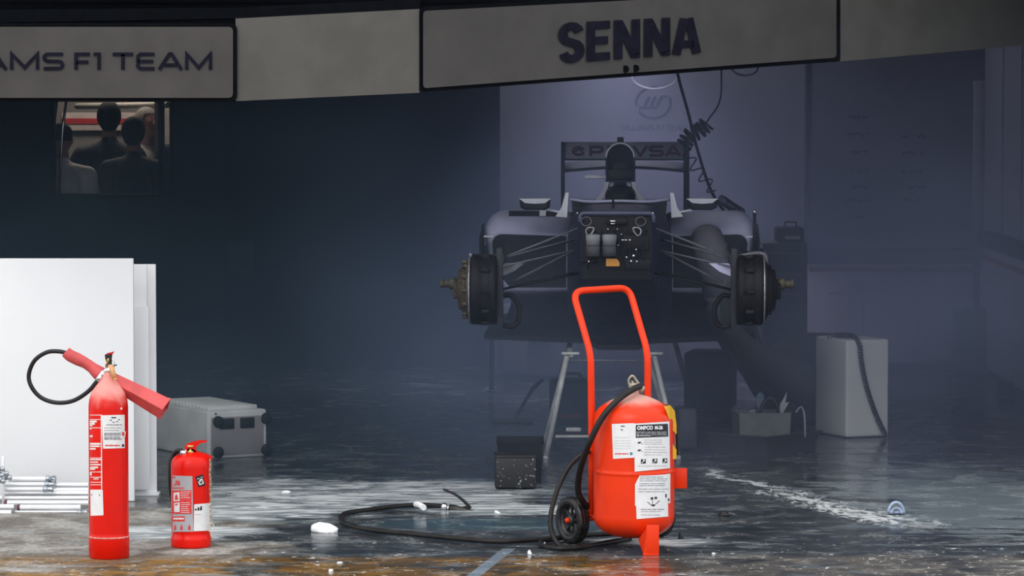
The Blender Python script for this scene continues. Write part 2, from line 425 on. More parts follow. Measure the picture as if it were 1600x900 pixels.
for k in range(8): b.box(((XL+XR)/2, 18.93, 2.15+k*.14), (XR-XL, .02, .11), bevel=.008)
struct(b.build('wall_front_shutter', m_shutshade))
# window into the neighbouring room
m_frame = M('window_frame_dark', (.006,.007,.009), .9, spec=.05)
wf = MB(); z = (zb+zt)/2
for xx, ww in ((x0+.012,.024), (x1-.012,.024), (at(251.5,300,YB).x,.03)): wf.box((xx, YB+.06, z), (ww, .14, zt-zb), bevel=.004)
for zz in (zb+.012, zt-.012): wf.box(((x0+x1)/2, YB+.06, zz), (x1-x0, .14, .024), bevel=.004)
win = struct(wf.build('window_1', m_frame))
# the neighbouring room: its own shell
b = MB(); b.box((-3.0, 29.3, ZC/2), (5.0, .12, ZC)); struct(b.build('wall_far', M('far_room_wall', (.20,.19,.18), .7, var=.1)))
b = MB(); b.box((-5.2, 27.2, ZC/2), (.12, 4.2, ZC)); struct(b.build('wall_far_left', m_wallD))
b = MB(); b.box((-.55, 27.2, ZC/2), (.12, 4.2, ZC)); struct(b.build('wall_far_right', m_wallD))
# vertical wall trims at the right and the pale pillar strip
b = MB(); c = at(1530,260,YB-.06); b.box((c.x, YB-.04, 1.35), (.075, .08, 1.0), bevel=.005); struct(b.build('trim_1', M('pillar_strip', (.42,.42,.45), .6)))
m_wp = M('wall_panel_right', (.42,.42,.46), .6, var=.06)
for k, (ya, yb) in enumerate(((24.9,24.0),(23.95,23.1),(23.05,22.1))):
    b = MB(); b.box((XR-.02, (ya+yb)/2, 1.25), (.04, ya-yb-.03, 2.4), bevel=.006)
    struct(b.build('trim_%d' % (k+2), m_wp))
b = MB(); b.box((at(1258,300,YB).x, YB-.02, 1.6), (.012, .04, 3.1)); struct(b.build('trim_5', M('wall_seam', (.12,.12,.15), .6)))
b = MB(); b.box((at(1262,300,YB).x+.9, YB-.012, 1.75), (1.75, .02, 1.75)); struct(b.build('wall_panel_sponsors', M('sponsor_panel', (.20,.205,.24), .6, var=.06)))

# garage lamps
lampo = lamp('garage_lamp', 'SPOT', (.66, 22.9, 2.42), 275, (.90,.82,1.0), .16, rot=(math.radians(8), 0, 0), spot_size=math.radians(95), spot_blend=.9)
lamp('rear_lamp', 'AREA', (.7, 24.2, 3.08), 11, (.86,.82,1.0), 1.0)
lamp('neighbour_room_lamp', 'AREA', (-2.9, 27.6, 3.0), 32, (1.0,.86,.72), 1.0)
e = empty('ceiling_spotlight', (.66, 22.9, 2.42), 'round ceiling lamp above the racing car, hidden behind the gantry', 'lamp')
b = MB(); b.cyl((.66,22.9,2.7),(.66,22.9,3.19),.012,8); b.lathe((.66,22.9,2.50), [(.06,.14),(.13,.10),(.15,.0),(.14,.0),(.05,.08)], 24); b.build('lamp_shade', m_bin, e)
b = MB(); b.sphere((.66,22.9,2.54), .04, n=12); b.build('bulb', M('lamp_glass', (.9,.9,1), .3, emit=(.8,.8,1), es=6), e)

# smoke hanging in the garage
sm = bpy.data.materials.new('smoke'); sm.use_nodes = True; t = sm.node_tree; t.nodes.clear()
out = t.nodes.new('ShaderNodeOutputMaterial'); vol = t.nodes.new('ShaderNodeVolumePrincipled')
vol.inputs['Color'].default_value = (.455,.575,.775,1); vol.inputs['Anisotropy'].default_value = 0.25
tcn = t.nodes.new('ShaderNodeTexCoord'); mp = t.nodes.new('ShaderNodeMapping'); mp.inputs['Scale'].default_value = (.8,.6,1.1)
nz = t.nodes.new('ShaderNodeTexNoise'); nz.inputs['Scale'].default_value = .9; nz.inputs['Detail'].default_value = 2.0
mr = t.nodes.new('ShaderNodeMapRange'); mr.inputs[1].default_value = .32; mr.inputs[2].default_value = .68; mr.inputs[3].default_value = .035; mr.inputs[4].default_value = .20
sxx = t.nodes.new('ShaderNodeSeparateXYZ'); t.links.new(tcn.outputs['Object'], sxx.inputs[0])
gz = t.nodes.new('ShaderNodeMapRange'); gz.inputs[1].default_value = 2.2; gz.inputs[2].default_value = .4; gz.inputs[3].default_value = .16; gz.inputs[4].default_value = 1.5; t.links.new(sxx.outputs['Z'], gz.inputs[0])
gx = t.nodes.new('ShaderNodeMapRange'); gx.inputs[1].default_value = -1.2; gx.inputs[2].default_value = .6; gx.inputs[3].default_value = .46; gx.inputs[4].default_value = 1.15; t.links.new(sxx.outputs['X'], gx.inputs[0])
m1 = t.nodes.new('ShaderNodeMath'); m1.operation = 'MULTIPLY'; m2 = t.nodes.new('ShaderNodeMath'); m2.operation = 'MULTIPLY'
t.links.new(mr.outputs[0], m1.inputs[0]); t.links.new(gz.outputs[0], m1.inputs[1]); t.links.new(m1.outputs[0], m2.inputs[0]); t.links.new(gx.outputs[0], m2.inputs[1])
t.links.new(tcn.outputs['Object'], mp.inputs[0]); t.links.new(mp.outputs[0], nz.inputs['Vector']); t.links.new(nz.outputs[0], mr.inputs[0])
t.links.new(m2.outputs[0], vol.inputs['Density'])
cm = t.nodes.new('ShaderNodeMix'); cm.data_type = 'RGBA'; cx_ = t.nodes.new('ShaderNodeMapRange'); cx_.inputs[1].default_value = -1.5; cx_.inputs[2].default_value = .8
t.links.new(sxx.outputs['X'], cx_.inputs[0]); t.links.new(cx_.outputs[0], cm.inputs[0]); cm.inputs[6].default_value = (.41,.60,.79,1); cm.inputs[7].default_value = (.475,.565,.775,1); t.links.new(cm.outputs[2], vol.inputs['Color']); t.links.new(vol.outputs[0], out.inputs['Volume'])
b = MB(); b.box(((XL+XR)/2, (17.35+YB-.25)/2, ZC/2+.002), (XR-XL-.02, YB-.25-17.35, ZC-.01))
tag(b.build('smoke', sm), 'thin blue grey smoke filling the garage around the racing car', 'smoke', kind='stuff')
# ================================================================== THE GANTRY
def gantry():
    # bottom edge line of the boom in plan: left part square to the camera, right arm runs back to the right
    def P(px, py, Y): return at(px, py, Y)
    YL, YK, YR = 16.0, 15.8, 17.8
    def Yat(px):   # 1/distance runs evenly across the picture along a flat panel
        if px > 655: return 1/(1/YK+(1/YR-1/YK)*(px-655)/(1313-655))
        return 1/(1/YL+(1/YK-1/YL)*(max(px,368)-368)/(655-368))
    e = empty('pit_gantry', P(655,145,16.6), 'long silver-grey boxed gantry boom hanging across the garage mouth', 'gantry')
    dep = V(0,.16,0)
    m_top = m_rim
    # panels (outlines in the picture's corners, real depth behind them)
    def slab(name, c4, mat, back=.16, off=0.0):
        q = MB(); pts = [at(x, y, Yat(x)-off) for x, y in c4]; q.prism(pts, (0, back, 0)); return q.build(name, mat, e)
    slab('connecting_panel', [(368,158),(655,145),(655,14),(368,29)], m_sign2)
    slab('end_panel', [(1313,96),(1700,62),(1700,-64),(1313,-22)], m_sign2)
    slab('top_channel', [(-140,38),(368,29),(655,14),(655,-2),(368,12),(-140,16)], m_rim, .22, -.02)
    # left sign: rim and face
    def sign(name, c4, lettering, cname, ins=6):
        q = MB(); pts = [at(x, y, Yat(x)-.012) for x, y in c4]
        pts = fillet(pts, .03, 4, closed=True); q.prism(pts, (0,.20,0)); r = q.build(name, m_rim, e)
        (xa,ya),(xb,yb),(xd,yd),(xf,yf) = c4  # bl, br, tr, tl
        q = MB(); inn = [(xa+ins,ya-ins),(xb-ins,yb-ins),(xd-ins,yd+ins),(xf+ins,yf+ins)]
        pts = fillet([at(x, y, Yat(x)-.020) for x, y in inn], .02, 4, closed=True); q.prism(pts, (0,.03,0)); q.build(cname, m_sign, r)
        return r
    s1 = sign('sign_frame', [(-160,159),(370,159),(370,36),(-160,36)], None, 'sign_face')
    s2 = sign('sign_frame', [(655,144),(1313,96),(1313,-22),(655,11)], None, 'sign_face')
    # lettering, left
    q = MB(); hh = 28.0
    def fl(x, y): return at(x, 110-y, YL-.026)
    # place each word by its measured left edge and width (x in pixels of height units)
    for txt, xs, xe in (('WILLI', -128, -34), ('AMS', -29, 100), ('F1', 117, 158), ('TEAM', 176, 331)):
        tw = sum(GL[c][0] for c in txt)+.2*(len(txt)-1); k = (xe-xs)/tw; x = xs
        for ch in txt:
            adv, st = GL[ch]
            for p in st: ribbon(q, [(x+a*k, bb*hh*.93+1) for a, bb in p], 5.6, fl)
            x += (adv+.2)*k
    q.build('lettering', m_navyd, s1)
    # lettering, right (heavy condensed capitals following the slope of the arm)
    q = MB(); ym = YK
    HV = {'S': [arc2(.30,.72,.185,.185,10,180,6)+arc2(.30,.70,.185,.19,180,235,2)+arc2(.31,.30,.185,.19,55,0,2)+arc2(.31,.28,.185,.185,0,-172,6)],
          'E': [[(.11,0),(.11,1)],[(.1,.895),(.58,.895)],[(.1,.51),(.53,.51)],[(.1,.105),(.58,.105)]],
          'N': [[(.11,0),(.11,1)],[(.13,.93),(.51,.07)],[(.53,0),(.53,1)]],
          'A': [[(.10,0),(.29,.96)],[(.58,0),(.39,.96)],[(.2,.27),(.5,.27)]]}
    xs0 = [872, 916.5, 959, 1006, 1050]; ws = [42, 37, 42, 42, 46]; base = {'S':.60,'E':.58,'N':.64,'A':.68}
    def topb(px): t = (px-872)/(1095-872); return 36-11*t, 100-17*t
    for ch, xx, ww in zip('SENNA', xs0, ws):
        k = ww/base[ch]
        def fr(x, y, xx=xx, k=k):
            px = xx+x*k; tp, bt = topb(px); return at(px, bt-(bt-tp)*y, Yat(px)-.030)
        for p in HV[ch]: ribbon(q, p, .205, fr)
    q.build('lettering', m_navyd, s2)
    for cx, cy in ((977,108),(993,107)):
        q = MB(); c = at(cx, cy, Yat(cx)-.020); q.cyl(c-V(0,.010,0), c+V(0,.02,0), .0165, 24, smooth=False); q.build('socket', m_rim, s2)
    # hangers outside the picture that carry the boom
    for px, Y in ((-120,16.0),(1690,18.9)):
        q = MB(); p = at(px, 10, Yat(px)+.08); q.box((p.x, p.y, (p.z+3.12)/2), (.06,.06,3.12-p.z), bevel=.006); q.build('hanger', m_rim, e)
gantry()

# ================================================================== WHITE BOARDS
def board(label, xl, xr, ytop, ybot, Y, th, lean=.03, name='white_board'):
    a = at(xl, ytop, Y); c = at(xr, ytop, Y); zb_ = 0.0
    gy = Y
    e = MB(); X0, X1 = a.x, c.x; zt = a.z; zb = max(0.001, at(xl, ybot, Y).z)
    q = MB(); q.box(((X0+X1)/2, Y+th/2, (zt+zb)/2), (X1-X0, th, zt-zb), bevel=.003)
    o = q.build(name, m_white, origin=((X0+X1)/2, Y, zb)); tag(o, label, 'board', 'white boards stacked at the left'); return o
board('widest white board, frontmost of the stack, behind the tall extinguisher', -190, 208, 404, 790, 16.90, .03)
board('narrow white board showing as the shortest strip beside the big front board', 60, 232, 478, 766, 17.10, .022)
board('white board at the back of the stack, its right edge sticking out furthest', 40, 243, 413, 778, 17.18, .022)
board('white board with its edge line just inside the rearmost board', 50, 229, 414, 772, 17.135, .02)
q = MB(); c = at(150, 780, 17.2); q.box((at(120,780,17.2).x, 17.17, .006), (.75, .10, .012), bevel=.002)
tag(q.build('base_board', m_white2, origin=(c.x, 17.17, 0)), 'thin white board lying flat under the upright boards', 'board')

# ================================================================== ALUMINIUM TUBES
def tubes():
    G = 'aluminium tubes stacked before the boards'
    spec = [  # px x0, x1, py, Y, radius px, label, end
        (-60, 18, 801.5, 16.45, 5.0, 'short aluminium tube at the very bottom left of the pile, ending beside the black gap', None),
        (-60, 22, 792.0, 16.48, 4.5, 'second lowest aluminium tube at the left end of the pile', None),
        (24, 126, 802.5, 16.50, 5.0, 'lowest long aluminium tube with a clamp at its right end', 'c'),
        (28, 126, 793.0, 16.53, 4.6, 'aluminium tube with a dark bore opening at its left end', 'b'),
        (8, 138, 786.0, 16.60, 4.6, 'aluminium tube resting over the clamp near the tall extinguisher', 'b'),
        (-60, 138, 778.5, 16.66, 4.0, 'aluminium tube running under the dark gap of the pile', None),
        (6, 138, 771.0, 16.70, 3.6, 'aluminium tube just above the dark gap, running behind the extinguisher', None),
        (6, 72, 764.5, 16.66, 3.6, 'short aluminium tube below the twin clamp', 'c'),
        (80, 138, 766.0, 16.71, 4.2, 'aluminium tube right of the twin clamp, lower one', None),
        (80, 138, 757.5, 16.73, 3.8, 'aluminium tube right of the twin clamp, upper one', None),
        (6, 74, 757.0, 16.70, 3.6, 'short aluminium tube between two clamps, second from the top', 'c'),
        (14, 76, 748.5, 16.72, 4.2, 'topmost aluminium tube of the pile, with a ring clamp', 'r')]
    for x0_, x1_, py, Y, rp, label, end in spec:
        a = at(x0_, py, Y); c = at(x1_ if end else x1_, py, Y); r = rp*Y/FPX
        e = empty('aluminium_tube', (a.x, Y, max(0, a.z-r)), label, 'tube', group=G)
        q = MB(); a2 = V(a.x, Y, a.z); c2 = V(c.x, Y, a.z)
        q.tube([a2, c2], r, 16, cap=False); q.tube([c2, a2], r*.78, 16, cap=False)
        q.lathe(a2, [(r*.78, 0), (r, 0)], 16, axis=(1,0,0), cap=False); q.lathe(c2, [(r*.78, 0), (r, 0)], 16, axis=(1,0,0), cap=False)
        q.build('tube_body', m_alu, e)
        if end in ('c', 'r'):
            q = MB(); q.lathe(c2-V(.012,0,0), [(r*.9,0),(r*1.35,0),(r*1.35,.014),(r*1.1,.018),(r*1.1,.03),(r*1.35,.034),(r*1.3,.044),(r*.5,.046)], 16, axis=(1,0,0))
            q.cyl(c2+V(.012,-r*1.2,0), c2+V(.012,-r*2.0,0), .004, 8)
            if end == 'r':
                ring = [c2+V(.02+.012*math.cos(t*PI/8), -r*1.3, .004+.012*math.sin(t*PI/8)) for t in range(16)]; q.tube(ring, .0032, 8, closed=True)
            q.build('clamp', M('clamp_steel', (.42,.46,.50), .3, metal=.9, var=.3, vs=60), e)
        if end == 'b':
            q = MB(); q.lathe(a2-V(.003,0,0), [(.0,0),(r*.8,.0),(r*1.15,.003),(r*1.15,.012),(r*.9,.012)], 16, axis=(1,0,0)); q.build('end_plug', M('plug_maroon', (.12,.03,.05), .5), e)
    # stacked joint pieces at the far left
    for k, (px, py) in enumerate(((2,733),(8,740),(13,746.5),(3,752),(1,743))):
        c = at(px, py, 16.62); e = empty('tube_connector', (c.x, 16.62, c.z-.012), ('small steel tube connector, uppermost of the heap at the left edge', 'small steel tube connector second from the top of the heap', 'small steel tube connector at the left end of the topmost tube', 'small steel tube connector resting on the upright bar', 'small steel tube connector half cut off by the frame edge')[k], 'connector', group='steel connectors at the left edge')
        q = MB(); q.lathe(c, [(.006,-.03),(.011,-.03),(.012,-.02),(.008,-.015),(.008,.0),(.012,.005),(.012,.012),(.005,.014)], 14, axis=(.85,-.5,.15)); q.build('connector_body', M('clamp_steel', (.42,.46,.50), .3), e)
        q = MB(); q.sphere(c+V(.010,-.008,.004), .006, n=10); q.build('bolt_head', m_chrome, e)
    a = at(4, 765, 16.6); q = MB(); q.box((a.x, 16.62, .115), (.012,.012,.23), bevel=.002)
    tag(q.build('aluminium_upright', m_alu, origin=(a.x,16.62,0)), 'short upright aluminium bar at the left end of the tubes', 'bar')
tubes()

# ================================================================== sticker tools on a cylinder
class Cyl:
    def __init__(s, cx, cy, r): s.cx, s.cy, s.r = cx, cy, r; s.pxc = 800+cx*FPX/cy
    def P(s, px, py, dr=0.0):
        sn = max(-1, min(1, (px-s.pxc)*(s.cy-s.r*.8)/FPX/s.r)); a = math.asin(sn); r = s.r+dr
        Yf = s.cy-s.r*math.cos(a); z = at(px, py, Yf).z
        return V(s.cx+r*math.sin(a), s.cy-r*math.cos(a), z)
    def patch(s, mb, c4, dr, n=10):
        """c4: bl, br, tr, tl in picture corners"""
        (ax,ay),(bx,by),(dx,dy),(ex,ey) = c4
        for i in range(n):
            t, u = i/n, (i+1)/n; L = lambda p, q_, k: p+(q_-p)*k
            mb.poly([s.P(L(ax,bx,t), L(ay,by,t), dr), s.P(L(ax,bx,u), L(ay,by,u), dr), s.P(L(ex,dx,u), L(ey,dy,u), dr), s.P(L(ex,dx,t), L(ey,dy,t), dr)])
    def bars(s, mb, x0, x1, ys, h, dr, jag=.15, n=4, frac=1.0):
        for y in ys:
            e = x0+(x1-x0)*(1-random.random()*jag); x = x0
            while x < e-1e-3:
                xw = min(e, x+(x1-x0)*random.uniform(.1,.35))
                s.patch(mb, [(x,y+h),(xw,y+h),(xw,y),(x,y)], dr, 2); x = xw+(x1-x0)*.03
def profile(prof, s_, ybase):  # helper: (radius_px, py) list to metres
    return [(r/s_, (ybase-y)/s_) for r, y in prof]

# ================================================================== TALL CO2 EXTINGUISHER
def co2():
    cx, cy = gp(170.5, 871).x, gp(170.5, 871).y; S = FPX/cy; z = lambda y: CAMZ-(y-HOR)/S
    e = empty('carbon_dioxide_extinguisher', (cx, cy, 0), 'tall slim red fire extinguisher with black hose loop and faded red horn', 'fire extinguisher')
    P = lambda x, y, d=0.0: V((x-800)/(FPX/(cy+d)), cy+d, CAMZ-(y-HOR)/(FPX/(cy+d)))
    R = 31.0/S
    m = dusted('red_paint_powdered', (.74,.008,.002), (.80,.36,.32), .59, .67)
    b = MB(); prof = [(R*.95,0),(R*1.02,.004),(R*1.03,z(841)),(R*1.03,z(840)),(R,z(838)),(R,z(834))]
    prof += [(R, z(700)), (R, z(640))]
    for y, r in ((636,30.9),(630,30.5),(624,29.6),(618,28.0),(613,25.8),(608,22.6),(603,18.8),(599,15.4),(595,12),(591.5,9.6),(588,8.3),(583,7.7)): prof.append((r/S, z(y)))
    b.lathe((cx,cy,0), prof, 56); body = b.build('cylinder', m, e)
    b = MB(); b.lathe((cx,cy,0), [(R*1.03,z(841.5)),(R*1.045,z(841)),(R*1.045,z(839.5)),(R*1.0,z(839))], 56, cap=False); b.build('scratched_seam', M('seam_scratch', (.65,.28,.24), .6, var=.5, vs=60), body)
    C = Cyl(cx, cy, R)
    b = MB(); b.mi = 0; C.patch(b, [(162,701),(194,700),(194,648),(160,649)], .0012)
    b.mi = 1; C.bars(b, 167, 190, (663,), 1.6, .002, 0); C.bars(b, 164, 190, (668,672,677,681), 1.1, .002, .2)
    for a in (676,683): C.bars(b, 164, 190, (a,), 4, .002, .1)
    b.mi = 2; C.bars(b, 175, 182, (651.5,), 2, .002, 0); C.patch(b, [(190,698),(193,698),(193,694),(190,694)], .002, 2)
    for xx, yy in ((173,656),(177,659),(182,658),(185,655)): C.patch(b, [(xx,yy+1.4),(xx+2.6,yy+1.2),(xx+2.6,yy),(xx,yy)], .002, 1)
    b.mi = 3; C.bars(b, 165, 187, (695,), 2, .002, 0)
    b.build('service_sticker', [m_sticker, m_print, m_prink, m_prred], body)
    b = MB(); C.patch(b, [(187,685),(194,683),(195,674),(190,672)], .0026, 2); b.mi = 1; C.patch(b, [(190,681),(193,681),(193,675),(190,675)], .0032, 1)
    b.build('torn_sticker', [m_sticker, m_prred], body)
    b = MB(); C.patch(b, [(140.5,806),(162,805),(161,765),(140,765)], .0012); b.mi = 1; C.patch(b, [(141.5,774),(144,774),(144,772),(141.5,772)], .002, 1); C.patch(b, [(155,775),(157,775),(157,772),(155,772)], .002, 1)
    b.build('lower_sticker', [m_sticker, m_print], body)
    # white printed column on the left side of the body
    b = MB()
    C.patch(b, [(158.6,764),(160.2,764),(160.2,648),(158.6,648)], .0012, 1)
    for y in (648,655,668,697,715,737,745,753,757): C.patch(b, [(139.9,y+1),(160,y+1),(160,y),(139.9,y)], .0012)
    for y0, yy, wd in ((657,3,12),(660.5,3,9),(664,2,5),(669,2,3),(680,3,5),(692,3,18),(696,2.5,16),(700,2.5,10),(717,2,19),(721,2,14),(725,2,18),(729,2.5,14),(732,2,9),(738,5,3)):
        C.patch(b, [(140,y0+yy),(140+wd,y0+yy),(140+wd,y0),(140,y0)], .0013, 5)
    for xx in (146,149,152): C.patch(b, [(xx,750),(xx+2,749),(xx+2.6,746),(xx+.6,747)], .0013, 1)
    b.build('printed_instructions', M('white_print', (.80,.72,.70), .5), body)
    b = MB(); C.patch(b, [(188,640),(191,639.5),(191,637),(188.5,636.5)], .0012, 2); b.build('white_dot', m_sticker, body)
    # valve, levers
    v = MB(); v.cyl(P(171,586), P(170,572), 7.5/S, 20, 6/S); v.cyl(P(170,576), P(158,584), 4.4/S, 14); v.cyl(P(161,582), P(154,590), 5.4/S, 14, 4.2/S)
    v.box(P(170,570), (14/S,.018,10/S), bevel=.003); v.build('valve', m_chrome, e)
    t = MB(); t.tube([P(172,572,-.03), P(174,582,-.036), P(178,594,-.038)], 4.2/S, 14); t.lathe(P(178,594,-.038), [(4.4/S,0),(4.8/S,-.004),(2/S,-.004)], 14, axis=(.2,0,-.9)); t.build('brass_outlet', M('pale_brass', (.72,.36,.16), .45, metal=.3, var=.2, vs=40), e)
    l = MB(); l.prism([P(163,562,-.012),P(162,555,-.012),P(166,552.5,-.012),P(176,550.5,-.012),P(173,555,-.012),P(172,563,-.012),P(174,570,-.012),P(166,570,-.012)], (0,.024,0)); l.build('lever', m_black, e)
    l = MB(); l.prism([P(166,553,-.014),P(176,550,-.014),P(175,552.5,-.014),P(166,555,-.014)], (0,.028,0)); l.build('lever_tip', m_red, e)
    l = MB(); l.box(P(167,564,-.016), (4/S,.006,5/S), bevel=.001); l.cyl(P(165,574,-.01), P(168,560,-.01), 2/S, 8); l.build('tamper_tag', m_brass, e)
    l = MB(); l.tube(spline([P(172,569),P(177,571.5),P(181,570.5)], 4), 1.0/S, 8); l.build('safety_pin', m_black, e)
    # hose
    hp = [P(155,590,.0),P(150,596,.0),P(135,613,.01),P(112,627,.03),P(86,630,.05),P(62,622,.06),P(47,605,.06),P(43,586,.06),P(52,564,.05),P(71,551,.04),P(90,549.5,.03),P(106,553,.03)]
    h = MB(); h.tube(spline(hp, 8), 3.4/S, 14); h.build('hose', m_black, e)
    h = MB(); h.tube([P(157,587),P(150,596)], [5/S,4.4/S], 14); h.build('hose_fitting', m_chrome, e)
    # discharge horn: soft grip, then a square-section horn behind the neck
    g = MB(); ax = [(101,550),(108,556),(120,562),(132,568),(142,575),(152,583),(163,590)]; rr = [8.6,9.6,9.8,8.6,8.8,11.5,12.5]
    pts = spline([P(x,y,.035) for x, y in ax], 5); g.tube(pts, [r/S for r in lerplist(rr, len(pts))], 20); g.build('horn_grip', m_redworn, e)
    a = P(156,585,.040); c = P(256.5,640,-.0); d = (c-a).normalized(); n1 = d.cross(V(0,1,0)).normalized(); n2 = n1.cross(d).normalized()
    if n1.z < 0: n1 = -n1
    hmb = MB(); rings = []
    def sect(cn, k, up=17.5, dn=17.5, wdt=17):
        o = [(n1*up*.97+n2*4), (n1*(-2.0)-n2*wdt), (-n1*dn*.95+n2*2), (n1*4+n2*wdt)]
        # four corners: top, front ridge, bottom, back
        base = [n1*up, -n2*wdt-n1*1.0, -n1*dn, n2*wdt]
        ptsq = fillet([cn+p*(k/S) for p in base], .0015, 2, closed=True); return ptsq
    for t_, k in ((0,.62),(.25,.73),(.5,.83),(.8,.96),(.97,1.02),(.985,1.10),(1.0,1.10)): rings.append(sect(a+(c-a)*t_, k))
    for t_, k in ((.999,1.0),(.6,.8)): rings.append(sect(a+(c-a)*t_, k))
    hmb.rings(rings, True, True, False); hn = hmb.build('discharge_horn', m_redworn, e)
co2()

# ================================================================== SMALL POWDER EXTINGUISHER
def small():
    p0 = gp(298.5, 854); cx, cy = p0.x, p0.y; S = FPX/cy; z = lambda y: CAMZ-(y-HOR)/S
    e = empty('powder_extinguisher', (cx, cy, 0), 'short red fire extinguisher with hanging chain and ring, beside the tall one', 'fire extinguisher')
    P = lambda x, y, d=0.0: V((x-800)/(FPX/(cy+d)), cy+d, CAMZ-(y-HOR)/(FPX/(cy+d)))
    R = 30.8/S
    b = MB(); prof = [(R*.96,0.0),(R*1.0,.003),(R*1.03,.010),(R*1.03,z(844)),(R*1.03,z(842)),(R*1.0,z(840)),(R*.965,z(836)),(R*.965,z(834)),(R,z(829)),(R,z(825)),(R,z(732)),(R,z(728))]
    for y, r in ((724,30.2),(719,28.6),(715,25.5),(712,20),(710,13),(709,7),(708,6)): prof.append((r/S, z(y)))
    b.lathe((cx,cy,0), prof, 56); body = b.build('cylinder', dusted('red_paint_small', (.78,.008,.002), (.85,.35,.28), .385, .41, amount=.45), e)
    C = Cyl(cx, cy, R)
    b = MB(); C.patch(b, [(268.5,831),(302,830.5),(301,744),(268.6,743)], .0010)      # grey plate
    b.mi = 1; C.patch(b, [(268.6,803),(299.5,803),(299.5,766),(268.7,766)], .0017)      # red field
    C.patch(b, [(269,815),(289,814.5),(289,806.5),(269,807)], .0017)
    for x0_ in (271,281.5,294): C.patch(b, [(x0_,828),(x0_+4,828),(x0_+4,822.5),(x0_+.6,822.5)], .0017, 2); C.patch(b, [(x0_+1,822.5),(x0_+3,822.5),(x0_+3,820),(x0_+1,820)], .0017, 1)
    ribbon(b, [(270.5,759),(274,757),(276,750),(277.5,757.5),(281,757.5)], 2.0, lambda x, y: C.P(x, y, .0017)); C.patch(b, [(277,757.5),(282,757.5),(280.5,750),(278.5,752)], .0017, 2)
    C.patch(b, [(269,747),(274,746.5),(274,744.5),(269,745)], .0017, 2); C.bars(b, 269, 291, (761.5,), 2, .0017, .1)
    b.mi = 2; C.patch(b, [(271,783),(281,783),(281,769),(271,770)], .0023); C.patch(b, [(272,800),(281,800),(281,785),(272,786)], .0023)
    C.bars(b, 283, 298, (768,771,774,777), .9, .0023, .3); C.bars(b, 283, 298, (785,788,791,794,797,800), .9, .0023, .3); C.bars(b, 270.5, 288, (809,), 2.6, .0023, .05)
    b.mi = 1; C.patch(b, [(273,781),(279,781),(277,772),(274,774)], .003); C.patch(b, [(274,790),(276,790),(279,787),(274,787)], .003)
    b.build('instruction_plate', [m_sgrey, m_prred, m_sticker], body)
    b = MB(); C.patch(b, [(302.5,830),(328,829),(326,786),(303.5,788)], .0015); b.mi = 1; C.patch(b, [(304.5,797.5),(307,797.5),(307,794.5),(304.5,795)], .0022, 1)
    C.patch(b, [(308,797.5),(311,797.5),(311,793),(309,792)], .0022, 1); C.patch(b, [(311.5,797.5),(315,797),(315,791),(313,790.5)], .0022, 1)
    b.mi = 2; C.bars(b, 305, 314, (803.5,), .8, .0022, 0); b.build('white_sticker', [m_sticker, m_prink, m_print], body)
    b = MB(); C.patch(b, [(310,761),(320,758.5),(316.5,741),(305.5,745)], .0015); b.mi = 1
    ribbon(b, [(310,752),(312,757),(317,755),(315,748.5),(312,750),(313,753)], 1.7, lambda x, y: C.P(x, y, .0022)); ribbon(b, [(308,748.5),(316,745)], 1.0, lambda x, y: C.P(x, y, .0022))
    b.build('black_badge', [m_prink, m_sticker], body)
    b = MB(); b.lathe((cx,cy,0), [(6.5/S,z(710)),(6.5/S,z(706)),(5/S,z(705)),(5/S,z(701)),(7/S,z(700)),(7/S,z(697)),(3/S,z(696))], 20); b.build('brass_valve', m_brass, e)
    b = MB(); b.lathe(P(283.5,709,-.02), [(.0,-.014),(.010,-.014),(.012,-.008),(.012,.004),(.007,.010)], 18, axis=(-.25,1,.1)); b.cyl(P(284,708,-.01), P(296,704), .006, 12); b.build('pressure_gauge', m_chrome, e)
    # red levers: the raised squeeze lever and the carrying handle
    def lev(name, pts, w=.024):
        q = MB(); q.prism([P(x, y, -w/2) for x, y in pts], (0, w, 0)); q.build(name, m_red, e)
    lev('squeeze_lever', [(286,700),(290,695),(300,691.5),(310,690),(322.5,690),(321,692),(312,694),(306,697.5),(303.5,702),(305,708),(298,707),(290,707)])
    lev('carrying_handle', [(289,707),(293,701),(300,703),(306,707),(316,710),(324,712),(329.5,717),(329,721),(324,717.5),(314,714),(303,711.5),(293,710)])
    b = MB(); b.tube(spline([P(282,706,.01),P(275,706,.02),P(268,713,.025),P(264.5,724,.02),(P(264,745,.02)),P(264.5,765,.03),P(268,790,.06)], 8), 3.8/S, 12); b.build('hose', m_black, e)
    # chain
    top, bot = P(326,719,-.050), P(327,820,-.058)
    nlk = 26
    b = MB()
    for i in range(nlk):
        c = top.lerp(bot, (i+.5)/nlk)+V(.0012*math.sin(i*.9),0,0); L = (top-bot).length/nlk*.66
        pts = []
        for k in range(10):
            t = 2*PI*k/10; u = .0036*math.cos(t); w_ = L*math.sin(t); pts.append(c+(V(u, 0, w_) if i % 2 else V(u*.35, -abs(u)*.9, w_)))
        b.tube(pts, .0013, 6, closed=True)
    b.build('chain', M('tarnished_chain', (.62,.50,.36), .35, metal=.7, var=.4, vs=80), e)
    c = P(327,826.5,-.060); b = MB(); b.tube([c+V(.0135*math.cos(t*PI/12), 0, .0165*math.sin(t*PI/12)) for t in range(24)], .0016, 8, closed=True); b.build('pull_ring', M('pale_ring', (.75,.66,.55), .35, metal=.4), e)
    b = MB(); b.tube([P(326.5,832,-.060), P(326.5,850,-.060)], .0009, 6); b.build('pin_wire', m_brass, e)
small()

